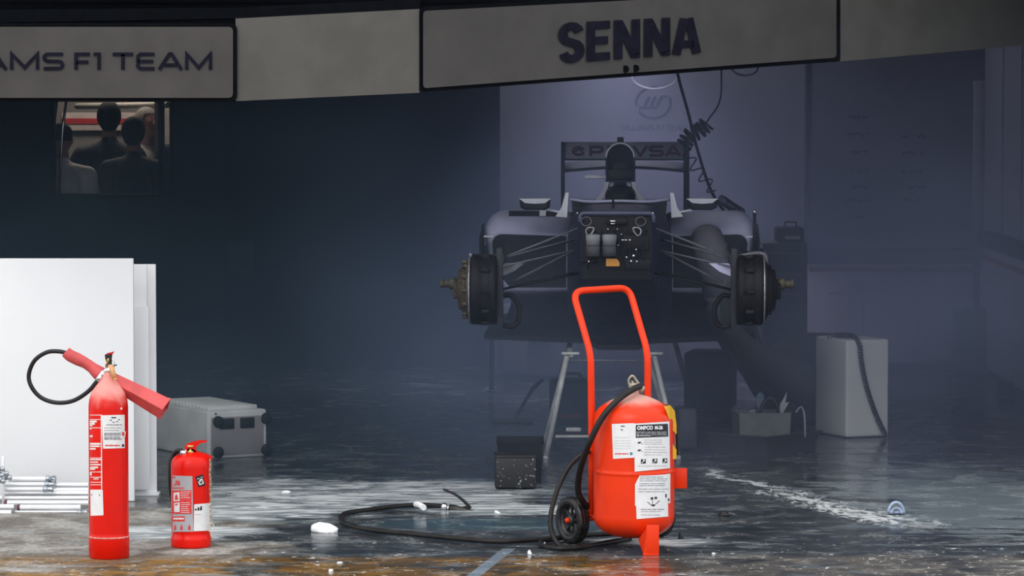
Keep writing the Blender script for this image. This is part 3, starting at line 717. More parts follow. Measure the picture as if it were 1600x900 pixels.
# ================================================================== TROLLEY EXTINGUISHER
def trolley():
    cy = 15.24; S = FPX/cy; cx = (991.5-800)/S; z = lambda y: CAMZ-(y-HOR)/S
    e = empty('trolley_extinguisher', (cx, cy, 0), 'large orange-red wheeled fire extinguisher with tall tubular handle, standing in the wet', 'fire extinguisher')
    P = lambda x, y, d=0.0: V((x-800)/(FPX/(cy+d)), cy+d, CAMZ-(y-HOR)/(FPX/(cy+d)))
    R = 63.4/S; ax = V(.866,.5,0); bk = V(-.5,.866,0)  # axle direction, backwards direction
    mt = dusted('tank_paint_powdered', (.80,.038,.004), (.60,.38,.32), .568, .60, .34, .85)
    b = MB(); prof = []
    for y, r in ((842,4),(841.5,18),(839,32),(835,44),(829,53),(822,59.5),(815,62.6),(808,63.4)): prof.append((r/S, z(y)))
    prof += [(63.4/S, z(806)), (63.4/S, z(742)), (63.4/S, z(739)), (64.1/S, z(738)), (64.1/S, z(735.5)), (63.4/S, z(734.5)), (63.4/S, z(731)), (63.4/S, z(664)), (63.4/S, z(661))]
    for y, r in ((655,63.2),(648,61.8),(643,59),(638,55),(632,47),(626,36),(621,24),(617.5,13),(616,9),(611,8.5),(610,7)): prof.append((r/S, z(y)))
    b.lathe((cx,cy,0), prof, 72); tank = b.build('tank', mt, e)
    C = Cyl(cx, cy, R)
    b = MB(); C.patch(b, [(957,717),(990,715),(990,661),(955,662.5)], .0012)
    b.mi = 1; C.bars(b, 959, 986, (683,692,696,700), 1.0, .002, .15)
    for a in (688,692,696,700): C.bars(b, 960, 986, (a,), .9, .002, .3)
    b.mi = 2; C.bars(b, 969, 975, (665,), 1.6, .002, 0); C.patch(b, [(969,672),(972,672.6),(972,671),(969,670.5)], .002, 1)
    b.mi = 3; C.bars(b, 960, 981, (708,), 1.8, .002, .02); b.mi = 4; C.patch(b, [(983,711),(987,711),(987,706.5),(983,706.5)], .002, 1)
    b.build('service_sticker', [m_sticker, M('faint_print', (.62,.64,.66), .5), m_prink, m_prred, m_prblue], tank)
    b = MB(); C.patch(b, [(990.5,737),(1046.5,731.5),(1045,658.5),(989.5,662)], .0018, 14)
    b.mi = 1; C.patch(b, [(992,684),(1043.5,682),(1042.5,662),(992,664)], .0026, 14)
    b.mi = 0
    def tx(body, xa, xb, ya, yb, dy, off, dr):
        put_text(b, body, lambda u, v: C.P(xa+(xb-xa)*u, ya+(yb-ya)*(1-v)+dy*u, dr), off)
    tx('OMPCO', 994, 1018.5, 665.5, 671.8, -.6, .05, .0036); tx('M-26', 1021.5, 1034, 665.0, 671.2, -.4, .05, .0036)
    b.mi = 3; C.bars(b, 993, 1041, (674.5,676.8), 1.0, .0034, .02); C.patch(b, [(993.5,682),(997,682),(997,679),(993.5,679)], .0034, 1)
    C.bars(b, 998, 1015, (679.5,), 1.8, .0034, 0); C.bars(b, 1016, 1041, (679,), .9, .0034, 0)
    b.mi = 4; C.bars(b, 1005, 1042, (687,690.5,693.5,698,702,706,710), 1.0, .0026, .25)
    b.mi = 2
    for yy in (690,702): C.patch(b, [(994.5,yy+3),(999,yy+2.6),(1000.5,yy),(996,yy+.4)], .0028, 2); C.patch(b, [(1000.5,yy+3.6),(1002.5,yy+3.6),(1002.5,yy+2.6),(1000.5,yy+2.6)], .0028, 1)
    for x_, sh in ((1000,0),(1018,1),(1034,2)):
        C.patch(b, [(x_,724.5-sh*.5),(x_+7.5,724-sh*.5),(x_+7.5,717-sh*.5),(x_,717.4-sh*.5)], .0028, 2)
    b.mi = 0
    for x_, sh in ((1000,0),(1018,1),(1034,2)):
        C.patch(b, [(x_+3,721.5),(x_+6,720.5),(x_+5,716.8),(x_+3.4,717.4)], .0036, 1); C.patch(b, [(x_+1,723.6),(x_+2.4,723.4),(x_+3,721.6),(x_+1.4,721.6)], .0036, 1)
    b.mi = 4; C.bars(b, 996, 1042, (727.5,), 1.0, .0028, .2)
    b.build('instruction_sticker', [m_sticker, m_prink, m_prink, m_sgrey, M('pinkish_print', (.50,.42,.44), .5, var=.3, vs=90)], tank)
    b = MB()
    for c4 in ([(991,790.5),(1047,786),(1047,739.5),(998,743)], [(991,790.5),(998,790),(998,743),(991,757)]): C.patch(b, c4, .0014 if c4[2][0] > 1000 else .00145, 12)
    C.patch(b, [(993.5,811),(1043.5,807),(1042.5,770),(992,772)], .0024, 12)
    b.mi = 1
    for k, yy in enumerate((744.5,747.5,750.5,755,758,763.5,767.5)): C.bars(b, 998 if k < 5 else 996, 1044, (yy,), .9, .0030, .2)
    C.bars(b, 1000, 1038, (795,), 1.4, .0034, .1); C.bars(b, 1000, 1038, (798.5,804), .8, .0034, .3)
    b.mi = 2; fn = lambda x, y: C.P(x, y, .0036)
    ribbon(b, [(1010,784),(1016,789),(1021,789.5),(1029,782)], 1.0, fn); ribbon(b, [(1018,779),(1018,788)], .7, fn)
    C.patch(b, [(1015,780.5),(1019,780),(1019,776.5),(1015.5,777)], .0036, 2); C.patch(b, [(1021,779.6),(1025.5,779.4),(1025,776),(1021.5,776.2)], .0036, 2); C.patch(b, [(1017,791),(1022,790.6),(1021,788),(1017.5,788)], .0036, 2)
    C.patch(b, [(1038.5,777),(1040.5,777),(1040.5,771.5),(1038.5,771.5)], .0036, 1); C.patch(b, [(1043,783),(1045,783),(1045,778.5),(1043,778.5)], .0036, 1)
    b.build('lower_sticker', [m_sticker, m_print, m_prink], tank)
    # valve on top
    b = MB(); t = P(991,612)
    b.cyl(P(990,614), P(990,604), 8/S, 18, 7/S); b.box(P(990,603), (15/S,.026,7/S), bevel=.004)
    b.cyl(P(990,603), P(1004,610), 5/S, 14); b.lathe(P(1003,610), [(5/S,-.004),(7/S,-.002),(7/S,.006),(4/S,.009)], 14, axis=(.8,0,-.45))
    b.build('valve', M('weathered_bronze', (.36,.31,.24), .5, metal=.5, var=.35, vs=60), e)
    b = MB(); b.tube(spline([P(984,602),P(983,594),P(989,588),P(996,597),P(999,602),P(991,601),P(988,596)], 5), 2.0/S, 10); b.build('valve_lever', M('weathered_bronze', (0,0,0)), e)
    # handle frame of bent tube behind the tank
    rt = 5.4/S; f0 = V(cx,cy,0)+bk*(R+.012); w2 = .128; off = -.012
    zt1, zb1 = .775, .16
    def F(s_, z_, back=0.0): return f0+ax*(s_*w2+off)+bk*back+V(0,0,z_)
    # bring the uprights to the measured places
    def up(px, z_, s_, back=0.0):
        Y = F(s_, 0, back).y; return V((px-800)*Y/FPX, Y, z_)
    pth = [up(905,.155,-1,-.012), up(922,.22,-1), up(925,.45,-1), up(923,.765,-1), up(896,1.015,-1,.15), up(975,1.022,1,.15), up(1013,.765,1), up(1013,.45,1), up(1013,.17,1)]
    pth2 = [up(925,.13,-1), up(925,.45,-1), up(923.5,.765,-1), up(895,1.012,-1,.15), up(983,1.02,1,.15), up(1012.5,.765,1), up(1013,.45,1), up(1013,.13,1)]
    b = MB(); b.tube(fillet(pth2, .05, 8), rt, 18); b.build('handle', m_redt, e)
    for z_ in (.20,.47):   # brackets that join the tank and the frame
        for s_ in (-1, 1): b = MB(); p = F(s_*.6, z_, 0); b.box(p-bk*.02, (.012,.06,.03), Matrix.Rotation(math.radians(30),3,'Z'), bevel=.002); b.build('tank_bracket', m_redt, e)
    # axle and wheels
    wl = V((895-800)*15.37/FPX, 15.37, .095); wr = V((1030-800)*15.60/FPX, 15.60, .095)
    axd = (wr-wl).normalized()
    b = MB(); b.cyl(wl-axd*.012, wr+axd*.012, .009, 14); b.cyl(V(pth2[0].x,pth2[0].y,.13), wl+axd*.07, rt*.9, 14); b.cyl(V(pth2[-1].x,pth2[-1].y,.13), wr-axd*.03, rt*.9, 14)
    b.build('axle', m_redt, e)
    for c, sgn in ((wl,-1),(wr,1)):
        q = MB(); rw = .095; prof = [(rw*.66,-.020),(rw*.70,-.024),(rw*.9,-.025),(rw*.975,-.019),(rw*.995,-.012),(rw*.97,-.010),(rw,-.006),(rw,.006),(rw*.97,.010),(rw*.995,.012),(rw*.975,.019),(rw*.9,.025),(rw*.70,.024),(rw*.66,.020)]
        cc = c; q.lathe(cc, prof+[prof[0]], 48, axis=axd, cap=False); wh = q.build('wheel', M('wet_tyre', (.014,.014,.015), .28, var=.4, vs=50), e)
        q = MB(); q.lathe(cc, [(rw*.665,-.018),(rw*.64,-.010),(rw*.60,-.008),(rw*.60,.008),(rw*.64,.010),(rw*.665,.018)], 40, axis=axd, cap=False)
        q.lathe(cc, [(rw*.02,-.020),(rw*.2,-.020),(rw*.22,-.010),(rw*.22,.010),(rw*.2,.02),(rw*.02,.02)], 24, axis=axd)
        e1 = axd.orthogonal().normalized(); e2 = axd.cross(e1)
        for k in range(8):
            a_ = 2*PI*k/8; dv = e1*math.cos(a_)+e2*math.sin(a_); tv = axd.cross(dv)
            Rm = Matrix((dv, tv, axd)).transposed(); q.box(cc+dv*rw*.41, (rw*.42,.009,.012), Rm, bevel=.002)
        q.build('hub', M('black_hub', (.03,.03,.034), .35, var=.3, vs=60), wh)
        q = MB(); q.lathe(cc+axd*sgn*.018, [(.0,0),(.008,0),(.010,.003),(.010,.012),(.006,.015),(0,.0155)] if sgn > 0 else [(.0,0),(.010,0),(.011,-.006),(.010,-.012),(.006,-.016),(0,-.017)], 18, axis=axd); q.build('hub_cap', m_redt, wh)
    # front foot: bent plate channel
    fx = gp(1020, 868); front = fx; Rf = Matrix.Rotation(math.radians(8), 3, 'Z')
    b = MB(); zt = at(1020, 821, front.y).z
    b.box((front.x, front.y+.003, zt/2+.001), (19.5/S,.006,zt), bevel=.0015)
    side = [V(front.x-.024,front.y+.005,.002), V(front.x-.024,front.y+.005,zt-.01), (V(cx-.02,cy-.05,z(842)+.01)), V(cx-.05,cy-.05,z(842)+.008), V(front.x-.036, front.y+.03, .002)]
    b.prism([V(front.x-.0235,front.y+.004,.001), V(front.x-.0235,front.y+.004,zt-.01), V(front.x-.0235,front.y+.15,z(838)+.012), V(front.x-.0235-.030,front.y+.13,z(842)+.006), V(front.x-.0235-.012,front.y+.02,.001)], (.004,0,0))
    b.prism([V(front.x+.0200,front.y+.004,.001), V(front.x+.0200,front.y+.004,zt-.01), V(front.x+.0200,front.y+.15,z(835)+.012), V(front.x+.0200,front.y+.09,z(842)+.006)], (.0035,0,0))
    b.box((front.x-.008, front.y+.012, .003), (.062,.03,.006), bevel=.001)
    b.build('foot', m_redt, e)
    # side bracket and yellow tag on a dark strap
    b = MB(); pA = P(1053,749,.02); b.box(P(1063,749,.02), (23/S,.004,32/S), bevel=.0008); b.box(P(1053,749,.012), (.004,.03,32/S), bevel=.0008); b.build('side_bracket', m_redt, e)
    C2 = Cyl(cx, cy, R+.004)
    def Q(x, y, dr=.006):
        xx = min(.995, max(0, (x-991.5)/S/R)); d = -R*math.sqrt(1-xx*xx)*1.0-dr; return P0(x, y, d*.98)
    P0 = P
    P = lambda x, y, d=0.0: Q(x, y) if x < 1054.5 else P0(x, y, -.02)
    b = MB(); b.prism([P(1038,636,-.0),P(1048,634,-.0),P(1055,643,-.0),P(1058,665,-.0),(P(1058,680,0)),P(1050,671,0),P(1046,655,-.0),P(1041,641,-.0)], (0,.004,0)); b.prism([P(1050,692,0),P(1055,700,0),P(1058,704,0),P(1058,719,0),P(1048,719,0),P(1048,690,0)], (0,.004,0)); b.build('yellow_tag', m_yellow, e); P = P0
    b = MB(); b.tube(spline([P(1040,634,.01),P(1049,640,.01),P(1057,655,.03),P(1059.5,690,.03),P(1059.5,712,.03)], 6), 2.6/S, 10); b.build('strap', m_black, e)
    # hose: from the valve down the left side, behind the wheel, out over the floor to the nozzle
    def fl(px, py, zz=.012): g = gp(px, py, zz); return g
    pts = [P(1001,604,-.03),P(990,609,-.06),P(968,624,-.10),P(944,650,-.13),P(925,685,-.12),P(912,718,-.08),P(905,745,-.02),P(904,770,.02),P(912,787,.05),P(924,796,.10)]
    b = MB(); b.tube(spline(pts, 8), 5.0/S, 14)
    pts = [P(923,706,.05),P(906,714,.05),P(888,733,.04),P(872,765,.02),P(862,800,.0),P(861,828,-.02),fl(872,850,.02),fl(892,856,.012),fl(920,853,.012),fl(950,847,.012),fl(985,842,.012)]
    b.tube(spline(pts, 8), 3.9/S, 12)
    pts = [fl(985,842),fl(930,851),fl(880,857),fl(850,853),fl(846,846),fl(880,840),fl(920,836),fl(960,834)]
    b.tube(spline(pts, 8), 3.6/S, 12)
    pts = [fl(880,840,.014),fl(840,843,.014),fl(780,846,.014),fl(720,842,.014),fl(650,835,.014),fl(580,828,.014),fl(545,820,.014),fl(532,811,.014),fl(540,802,.015),fl(572,797,.015),fl(620,791,.015),fl(660,789,.015),fl(693,791,.016)]
    b.tube(spline(pts, 8), 4.0/S, 12)
    b.build('hose', m_dust, e)
    nz_ = gp(693, 791, .016); nY = nz_.y; N = lambda x, y, d=0: at(x, y, nY+d)
    b = MB(); b.tube([N(690,791),N(697,793)], [.017,.017], 14); b.tube([N(697,793),N(704,794)], [.012,.013], 12); nzl = b.build('nozzle_coupling', m_chrome, e)
    b = MB(); b.tube([N(702,793.5),N(716,797,-.01),N(733,801,-.02),N(747,802.5,-.03)], [.018,.019,.015,.010], 14); b.build('nozzle', M('nozzle_black', (.03,.03,.03), .4, var=.3), e)
    b = MB(); b.tube(spline([N(716,797),N(727,792),N(735,794),N(727,785),N(712,773),N(692,764)], 6), [.005]*4+lerplist([.005,.006,.007,.006,.005], 27), 8); b.build('nozzle_lever', m_black, e)
    q = MB(); q.tube(spline([fl(650,788,.03),fl(655,789,.034),fl(662,793,.03)], 4), .013, 10); q.build('tape_wrap', m_foam, e)
trolley()
# ================================================================== RACING CAR (nose and wheels removed, up on stands)
CR = math.atan(.0368); CX0 = .492
crt = V(math.cos(CR), -math.sin(CR), 0); cbk = V(math.sin(CR), math.cos(CR), 0)
def car(u, v, z): return V(CX0, 18, 0)+crt*u+cbk*v+V(0,0,z)
m_rimn = M('rim_navy', (.07,.075,.13), .4)
m_navyp = M('navy_paint', (.022,.024,.050), .5, spec=.3, var=.08)
m_pale = M('pale_blue_paint', (.42,.42,.58), .5, spec=.3, var=.06)
m_wht = M('white_paint', (.62,.62,.68), .35, var=.04)
m_carb = M('carbon_fibre', (.010,.010,.013), .5, spec=.2, var=.4, vs=60)
m_carbl = M('grey_carbon', (.10,.10,.125), .4, var=.2, vs=30)
m_dk = M('dark_machinery', (.009,.009,.011), .55, spec=.2, var=.4, vs=60)
m_stl = M('dull_steel', (.30,.30,.32), .4, metal=.7, var=.3, vs=60)
def f1():
    e = empty('racing_car', (CX0,18,0), 'dark blue open-wheel racing car without nose or wheels, up on stands in the smoke', 'racing car', rz=-CR)
    def loft(name, secs, mat, n=24, parent=e, cap=True, pw=3.0):
        """secs: (v, half width, top z, bottom z, centre u) super-ellipse sections"""
        b = MB(); R = []
        for v, hw, zt, zb, uc in secs:
            r = []; cz, hz = (zt+zb)/2, (zt-zb)/2
            for k in range(n):
                a = 2*PI*k/n; c, s = math.cos(a), math.sin(a)
                r.append(car(uc+hw*math.copysign(abs(c)**(2/pw), c), v, cz+hz*math.copysign(abs(s)**(2/pw), s)))
            R.append(r)
        b.rings(R, True, cap); return b.build(name, mat, parent)
    # tub: hollow front bulkhead then the closed monocoque
    tub = loft('monocoque', [(-.02,.165,1.225,.93,0),(-.0,.172,1.235,.925,0),(.4,.20,1.245,.84,0),(.9,.235,1.25,.66,0),(1.25,.26,1.235,.56,0),(1.6,.27,1.19,.55,0),(2.4,.24,1.12,.55,0)], m_navyp, 36, pw=5)
    b = MB()   # bulkhead rim
    rim = fillet([car(-.172,-.05,1.195), car(-.172,-.05,1.238), car(.172,-.05,1.238), car(.172,-.05,1.195)], .035, 6)
    b.tube(rim, .009, 12); b.build('bulkhead_rim', m_rimn, tub)
    b = MB(); b.box(car(0,-.035,1.075), (.33,.02,.30), -CR, bevel=.004)
    b.box(car(0,-.05,1.20), (.10,.04,.03), -CR, bevel=.004); b.box(car(.09,-.05,1.10), (.12,.03,.07), -CR, bevel=.004)
    b.box(car(-.10,-.05,1.02), (.14,.03,.015), -CR, bevel=.003); b.box(car(.10,-.05,1.00), (.12,.03,.05), -CR, bevel=.004)
    for k in range(9): b.tube(spline([car(-.14+.035*k,-.05,.98+.02*(k%3)), car(-.12+.03*k,-.075,1.04), car(-.1+.03*k,-.055,1.16)], 4), .004, 6)
    b.build('bulkhead_plate', m_dk, tub)
    def K(px, py, v): return at(px, py, 18+v)
    for px in (926.5, 952):
        b = MB(); c = K(px, 384, -.09); r = .034
        b.lathe(V(c.x,c.y,0), [(r*.5,K(0,366,-.09).z),(r,K(0,367,-.09).z),(r,K(0,376,-.09).z),(r*.93,K(0,377,-.09).z),(r*.93,K(0,383,-.09).z)], 20); b.build('fluid_reservoir', M('reservoir_pale', (.20,.21,.22), .6, spec=.2), tub)
        b = MB(); b.lathe(V(c.x,c.y,0), [(r*.96,K(0,400,-.09).z),(r*.98,K(0,384,-.09).z),(r*.8,K(0,383.5,-.09).z)], 20); b.build('reservoir_base', M('reservoir_grey', (.06,.06,.065), .6, spec=.2), tub)
    for px, py, sg in ((922,361,-1),(995,361,1)):
        b = MB(); b.tube(fillet([K(px-7*sg,py-5,-.08),K(px+2*sg,py-6,-.08),K(px+7*sg,py-2,-.08),K(px+6*sg,py+5,-.08),K(px+1*sg,py+8,-.08),K(px-4*sg,py+2,-.08)], .01, 3, True), .004, 8, closed=True); b.build('mounting_eye', m_stl, tub)
        b = MB(); b.tube([K(px+8*math.cos(t*PI/8)+6*sg,py-15+7*math.sin(t*PI/8),-.06) for t in range(16)], .003, 6, closed=True); b.build('ring_clip', m_carbl, tub)
    b = MB(); b.prism([K(947,416,-.09),K(968,416,-.09),K(968,410,-.09),K(964,404.5,-.09),K(947,404,-.09)], (0,.01,0)); b.build('yellow_plate', M('ochre_label', (.55,.25,.05), .6, spec=.2), tub)
    b = MB()
    for px, py, r in ((950,358,1.4),(964.5,358,1.2),(971,366,1.2),(994,390,1.6),(990,399.5,2.6),(979,402,1.8),(986,408,2.2),(920,408.5,1.8),(995,408.5,1.8),(902,333,1.6),(1020,333,1.8),(966,383,1.2)): b.sphere(K(px,py,-.10), r/333, n=10)
    for px in (973,978,984): b.box(K(px,375,-.10), (.011,.006,.005), bevel=.001)
    b.box(K(957.5,345.5,-.10), (.024,.01,.008), bevel=.002); b.box(K(957.5,349.5,-.10), (.02,.01,.005), bevel=.002)
    b.build('bolts', m_chrome, tub)
    b = MB(); c = K(962,489,.9); b.box(c, (.058,.008,.045), bevel=.002); b.build('small_plate', m_carbl, tub)
    # cockpit
    b = MB(); ck = [car(u,v,z) for u,v,z in ((-.245,1.25,1.262),(-.15,1.18,1.250),(0,1.15,1.258),(.15,1.18,1.250),(.245,1.25,1.262),(.25,1.7,1.245),(.14,1.95,1.235),(-.14,1.95,1.235),(-.25,1.7,1.245))]
    b.tube(fillet(ck, .06, 4, True), .007, 12, closed=True); b.build('cockpit_rim', m_pale, tub)
    b = MB(); b.rings([[car(u*.93,1.22+0*k,z) for u,z in ((-.25,1.15),(-.25,1.262),(.25,1.262),(.25,1.15))],[car(u,1.9,z) for u,z in ((-.25,1.10),(-.25,1.30),(.25,1.30),(.25,1.10))]] if False else [[car(u,v,1.12) for u,v in ((-.23,1.25),(.23,1.25),(.23,1.9),(-.23,1.9))],[car(u,v,z_) for u,v,z_ in ((-.24,1.26,1.255),(.24,1.26,1.255),(.24,1.9,1.232),(-.24,1.9,1.232))]], True, True, False)
    b.build('cockpit_surround', m_carb, tub)
    for sg in (-1, 1):   # upright fairings beside the cockpit
        b = MB(); c = [car(sg*.262,1.25,1.17), car(sg*.32,1.25,1.175), car(sg*.290,1.28,1.22), car(sg*.272,1.30,1.292), car(sg*.255,1.30,1.292)]; b.prism(c, cbk*.12); b.build('cockpit_fin', m_wht, tub)
    b = MB(); b.tube([K(958,336,.5),K(958,313,.5)], [.010,.006], 10); b.sphere(K(958,310.5,.5), .008, n=8); b.build('speed_sensor', m_carb, e)
    b = MB(); b.tube([K(984,320,1.2),K(992,332,1.2)], .006, 8); b.build('cockpit_strap', M('pinkish_strap', (.6,.35,.38), .5), e)
    # headrest and driver's seat bulge
    loft('headrest', [(1.62,.02,1.28,1.20,0),(1.66,.075,1.30,1.20,0),(1.9,.080,1.315,1.20,0)], m_carb, 24, pw=2.4)
    # airbox: rounded arch tube with a real opening, standing on two struts
    b = MB(); arch_o, arch_i = [], []
    uo = .077; zt_, zb_ = 1.532, 1.325; c0 = (969-800)/300-(CX0+math.sin(CR)*2.0)
    def archpts(hw, zt, zb, v, n=16):
        p = [(-hw, zb)]+[(-hw*math.cos(PI*k/n), zt-hw*(1-math.sin(PI*k/n))*1.02) for k in range(n+1)]+[(hw, zb)]
        return [car(c0+u, v, z) for u, z in p]
    b.rings([archpts(uo*.86,zt_-.012,zb_+.012,2.25), archpts(uo*.86,zt_-.011,zb_+.012,2.02), archpts(uo*.97,zt_-.002,zb_+.002,2.0), archpts(uo,zt_,zb_,2.01), archpts(uo*1.02,zt_+.004,zb_-.004,2.15), archpts(.07,zt_-.03,1.18,2.7), archpts(.045,zt_-.09,1.1,3.3), archpts(.012,1.36,1.05,3.85)], True, True)
    ab = b.build('engine_cover', m_navyp, e)
    b = MB(); b.tube(archpts(uo*.95,zt_-.002,zb_+.03,1.995)[1:-1], .0045, 8); b.build('airbox_lip', m_wht, ab)
    b = MB(); b.sphere(car(c0,2.06,1.40), .052, (1,.5,.85)); b.box(car(c0,2.04,1.365), (.14,.04,.06), -CR, bevel=.01); b.build('airbox_splitter', m_carb, ab)
    for sg, mm in ((-1,m_wht),(1,m_wht)):
        b = MB(); b.prism([car(c0+sg*.058,1.99,1.328), car(c0+sg*.080,1.99,1.328), car(c0+sg*.090,1.93,1.285), car(c0+sg*.135,1.86,1.225), car(c0+sg*.105,1.86,1.22), car(c0+sg*.068,1.93,1.28)], cbk*.06); b.build('roll_hoop_strut', mm, ab)
        b = MB(); b.prism([car(c0+sg*.030,2.02,1.325), car(c0+sg*.056,2.02,1.325), car(c0+sg*.058,2.02,1.305), car(c0+sg*.040,2.02,1.300)], cbk*.02); b.build('hoop_gusset', m_pale, ab)
    b = MB(); b.box(car(c0,2.1,zt_+.014), (.034,.09,.028), -CR, bevel=.006); b.build('onboard_camera', m_dk, ab)
    b = MB(); b.tube([K(915,276.5,2.0),K(947,277,2.0)], .0105, 14); b.sphere(K(915.5,276.5,2.0), .0085, n=10); b.build('camera_pod', m_wht, ab)
    # sidepods, their inlets closed by dark plates
    for sg in (-1, 1):
        zt, zo = 1.187, .93
        def spod(v, ui, uo_, zt, zb, rr=.09, n=8):
            # closed outline: inner bottom, inner top, rounded outer top, undercut outer bottom
            p = [(ui, zb), (ui, zt-.01)]
            p += [(uo_-rr+rr*math.sin(PI/2*k/n), zt-rr+rr*math.cos(PI/2*k/n)) for k in range(n+1)]
            p += [(uo_-.01, (zt+zb)/2-.04), (uo_-.09, zb)]
            return [car(sg*u, v, z) for u, z in p]
        b = MB()
        b.rings([spod(1.50,.262,.655,1.085,.80,.05), spod(1.51,.258,.668,1.115,.785,.065), spod(1.54,.255,.678,1.145,.775,.08), spod(1.59,.252,.686,1.170,.765,.095), spod(1.66,.25,.690,1.185,.76,.10), spod(1.75,.25,.690,1.190,.76,.10), spod(2.1,.22,.66,1.15,.70,.10), spod(2.8,.12,.48,1.02,.62,.10), spod(3.6,.05,.22,.90,.60,.06)], True, True)
        sp = b.build('sidepod', m_pale if True else m_navyp, e)
        b = MB(); b.rings([spod(1.53,.27,.650,1.078,.80,.05), spod(1.494,.272,.648,1.076,.805,.05)], True, True); b.build('inlet_shade_plate', m_carb, sp)  # dark plate across the pod front, standing for the shade of an open inlet
        # inside lip, panel strip of the left pod
        if sg < 0:
            b = MB(); q4 = [K(795,331,1.62),K(882,332,1.62),K(880,338,1.60),K(795,338,1.60)]; b.prism(q4, (0,0,.006)); b.build('inspection_strip', m_carb, sp)
            b = MB(); b.prism([K(843,332,1.61),K(853,332,1.61),K(853,337.5,1.59),K(843,337.5,1.59)], (0,-.003,.011)); b.build('pale_patch', m_wht, sp)
        b = MB(); b.prism([car(sg*u, v, z) for u, v, z in ((.70,1.35,.62),(.70,1.35,1.06),(.70,1.75,1.12),(.70,1.9,.62))], crt*.008*sg); b.build('side_vane', m_carb, e)
        b = MB(); b.box(car(sg*.66,1.40,1.07), (.05,.10,.008), -CR, bevel=.002); b.build('vane_tip', m_wht, e)
        # mirrors
        b = MB(); mx = (836 if sg < 0 else 1097); c = K(mx,320,1.3); zt2 = K(0,312,1.3).z
        n_ = 10; ring = lambda v, k: [c+crt*(u*k)+V(0,v,0)+V(0,0,w_*k) for u, w_ in [(-.078,.026),(.078,.026),(.074,-.012),(.05,-.026),(-.05,-.026),(-.074,-.012)]]
        b.rings([ring(-.03,.75), ring(-.02,1), ring(.035,1)], True, True); mr_ = b.build('wing_mirror', m_carb, e)
        b = MB(); b.prism([c+crt*u+V(0,v,.0275) for u, v in ((-.078,-.03),(.078,-.03),(.074,.035),(-.074,.035))], (0,0,.004)); b.prism([c+crt*u+V(0,-.032,z_) for u, z_ in ((-.074,.028),(.074,.028),(.05,.010),(.0,.006),(-.05,.010))], (0,.003,0)); b.build('mirror_top', m_wht, mr_)
        b = MB(); b.prism([car(sg*.27,1.30,1.185), car(sg*.27,1.36,1.185), car(sg*.42,1.34,1.215), car(sg*.42,1.30,1.215)], (0,0,.008)); b.build('mirror_stalk', m_wht, mr_)
    # floor
    b = MB(); b.prism([car(u,v,.54) for u, v in ((-.10,.75),(.10,.75),(.16,1.2),(.69,1.5),(.70,3.0),(.45,4.0),(-.45,4.0),(-.70,3.0),(-.69,1.5),(-.16,1.2))], (0,0,.025)); b.build('floor_tray', m_carb, e)
    b = MB(); b.rings([[car(u,v,z) for u,v,z in ((-.62,2.6,.57),(.62,2.6,.57),(.5,2.6,.98),(-.5,2.6,.98))],[car(u,v,z) for u,v,z in ((-.5,3.9,.57),(.5,3.9,.57),(.2,3.9,.85),(-.2,3.9,.85))]]); b.build('gearbox_cover', m_dk, e)
    # suspension: slim blades from tub to upright
    def blade(name, pts, r, flat=.45, mat=m_carbl, seg=1):
        q = MB(); q.tube(pts, r, 10, sx=flat); return q.build(name, mat, e)
    for side in (-1, 1):
        def T(px, py, v):  # left-side pixel, mirrored about the car's centre line for the right side
            p = at(px, py, 18+v)
            if side > 0:
                d = p-V(CX0,18,0); u = d.dot(crt); p = p-crt*u*2
            return p
        blade('wishbone', [T(903,357,.05), T(785,403,0)], .011); blade('wishbone', [T(896,375,.55), T(785,403,.02)], .012)
        blade('push_rod', [T(896,392,.2), T(800,440,.04)], .010); blade('steering_arm', [T(898,391,.1), T(785,416,-.05)], .009)
        blade('wishbone', [T(905,427,.05), T(785,452,0)], .012, mat=m_carb); blade('wishbone', [T(900,425,.6), T(785,452,.02)], .012, mat=m_carb)
        b = MB(); b.prism([T(786,411,-.03),T(820,411,-.03),T(803,424,-.03),T(786,431,-.03)], (0,.012,0)); b.build('brake_duct_vane', m_pale if side > 0 else m_carbl, e)
        # hub assembly about the wheel axis
        axv = -crt*side if False else crt*side  # points outboard
        yc = 452; m_up = M('upright_dark', (.035,.035,.045), .6, spec=.2)
        def H(px, py=yc, v=0.0): return T(px, py, v)
        up_ = MB(); up_.box(H(781,447), (.03,.10,.36), -CR, bevel=.006); up_.box(H(781,404), (.05,.08,.05), -CR, bevel=.008); upr = up_.build('upright', m_up, e)
        b = MB(); c = H(777); w1 = 42/333
        b.lathe(c, [(.05,-.0),(.150,0),(.163,.006),(.165,.03),(.160,.034),(.160,.075),(.166,.08),(.166,w1-.01),(.155,w1)], 40, axis=axv)
        for k in range(10):
            a_ = 2*PI*k/10; b.box(c+axv*.055+V(0,math.cos(a_)*.163,math.sin(a_)*.163), (.04,.02,.02), Matrix.Rotation(-CR,3,'Z'), bevel=.004)
        dr = b.build('brake_drum', m_dk, e)
        b = MB(); c = H(736); b.lathe(c, [(.06,0),(.165,.0),(.168,.004),(.165,.008),(.06,.008)], 44, axis=axv); b.build('disc_rim', m_stl, dr)
        b = MB(); c = H(734)
        b.lathe(c, [(.05,0),(.135,0),(.140,.008),(.125,.016),(.118,.018),(.118,.030),(.100,.034),(.095,.05),(.060,.055),(.045,.06),(.045,.075),(.028,.078)], 36, axis=axv)
        for k in range(12 if side < 0 else 0):
            a_ = 2*PI*k/12; q_ = c+V(0,math.cos(a_)*.128,math.sin(a_)*.128); b.cyl(q_+axv*.0, q_+axv*.035, .013, 10, .010)
        b.build('wheel_hub', m_dk if side > 0 else M('bronze_hub', (.075,.060,.038), .55, metal=.3, var=.5, vs=50), dr)
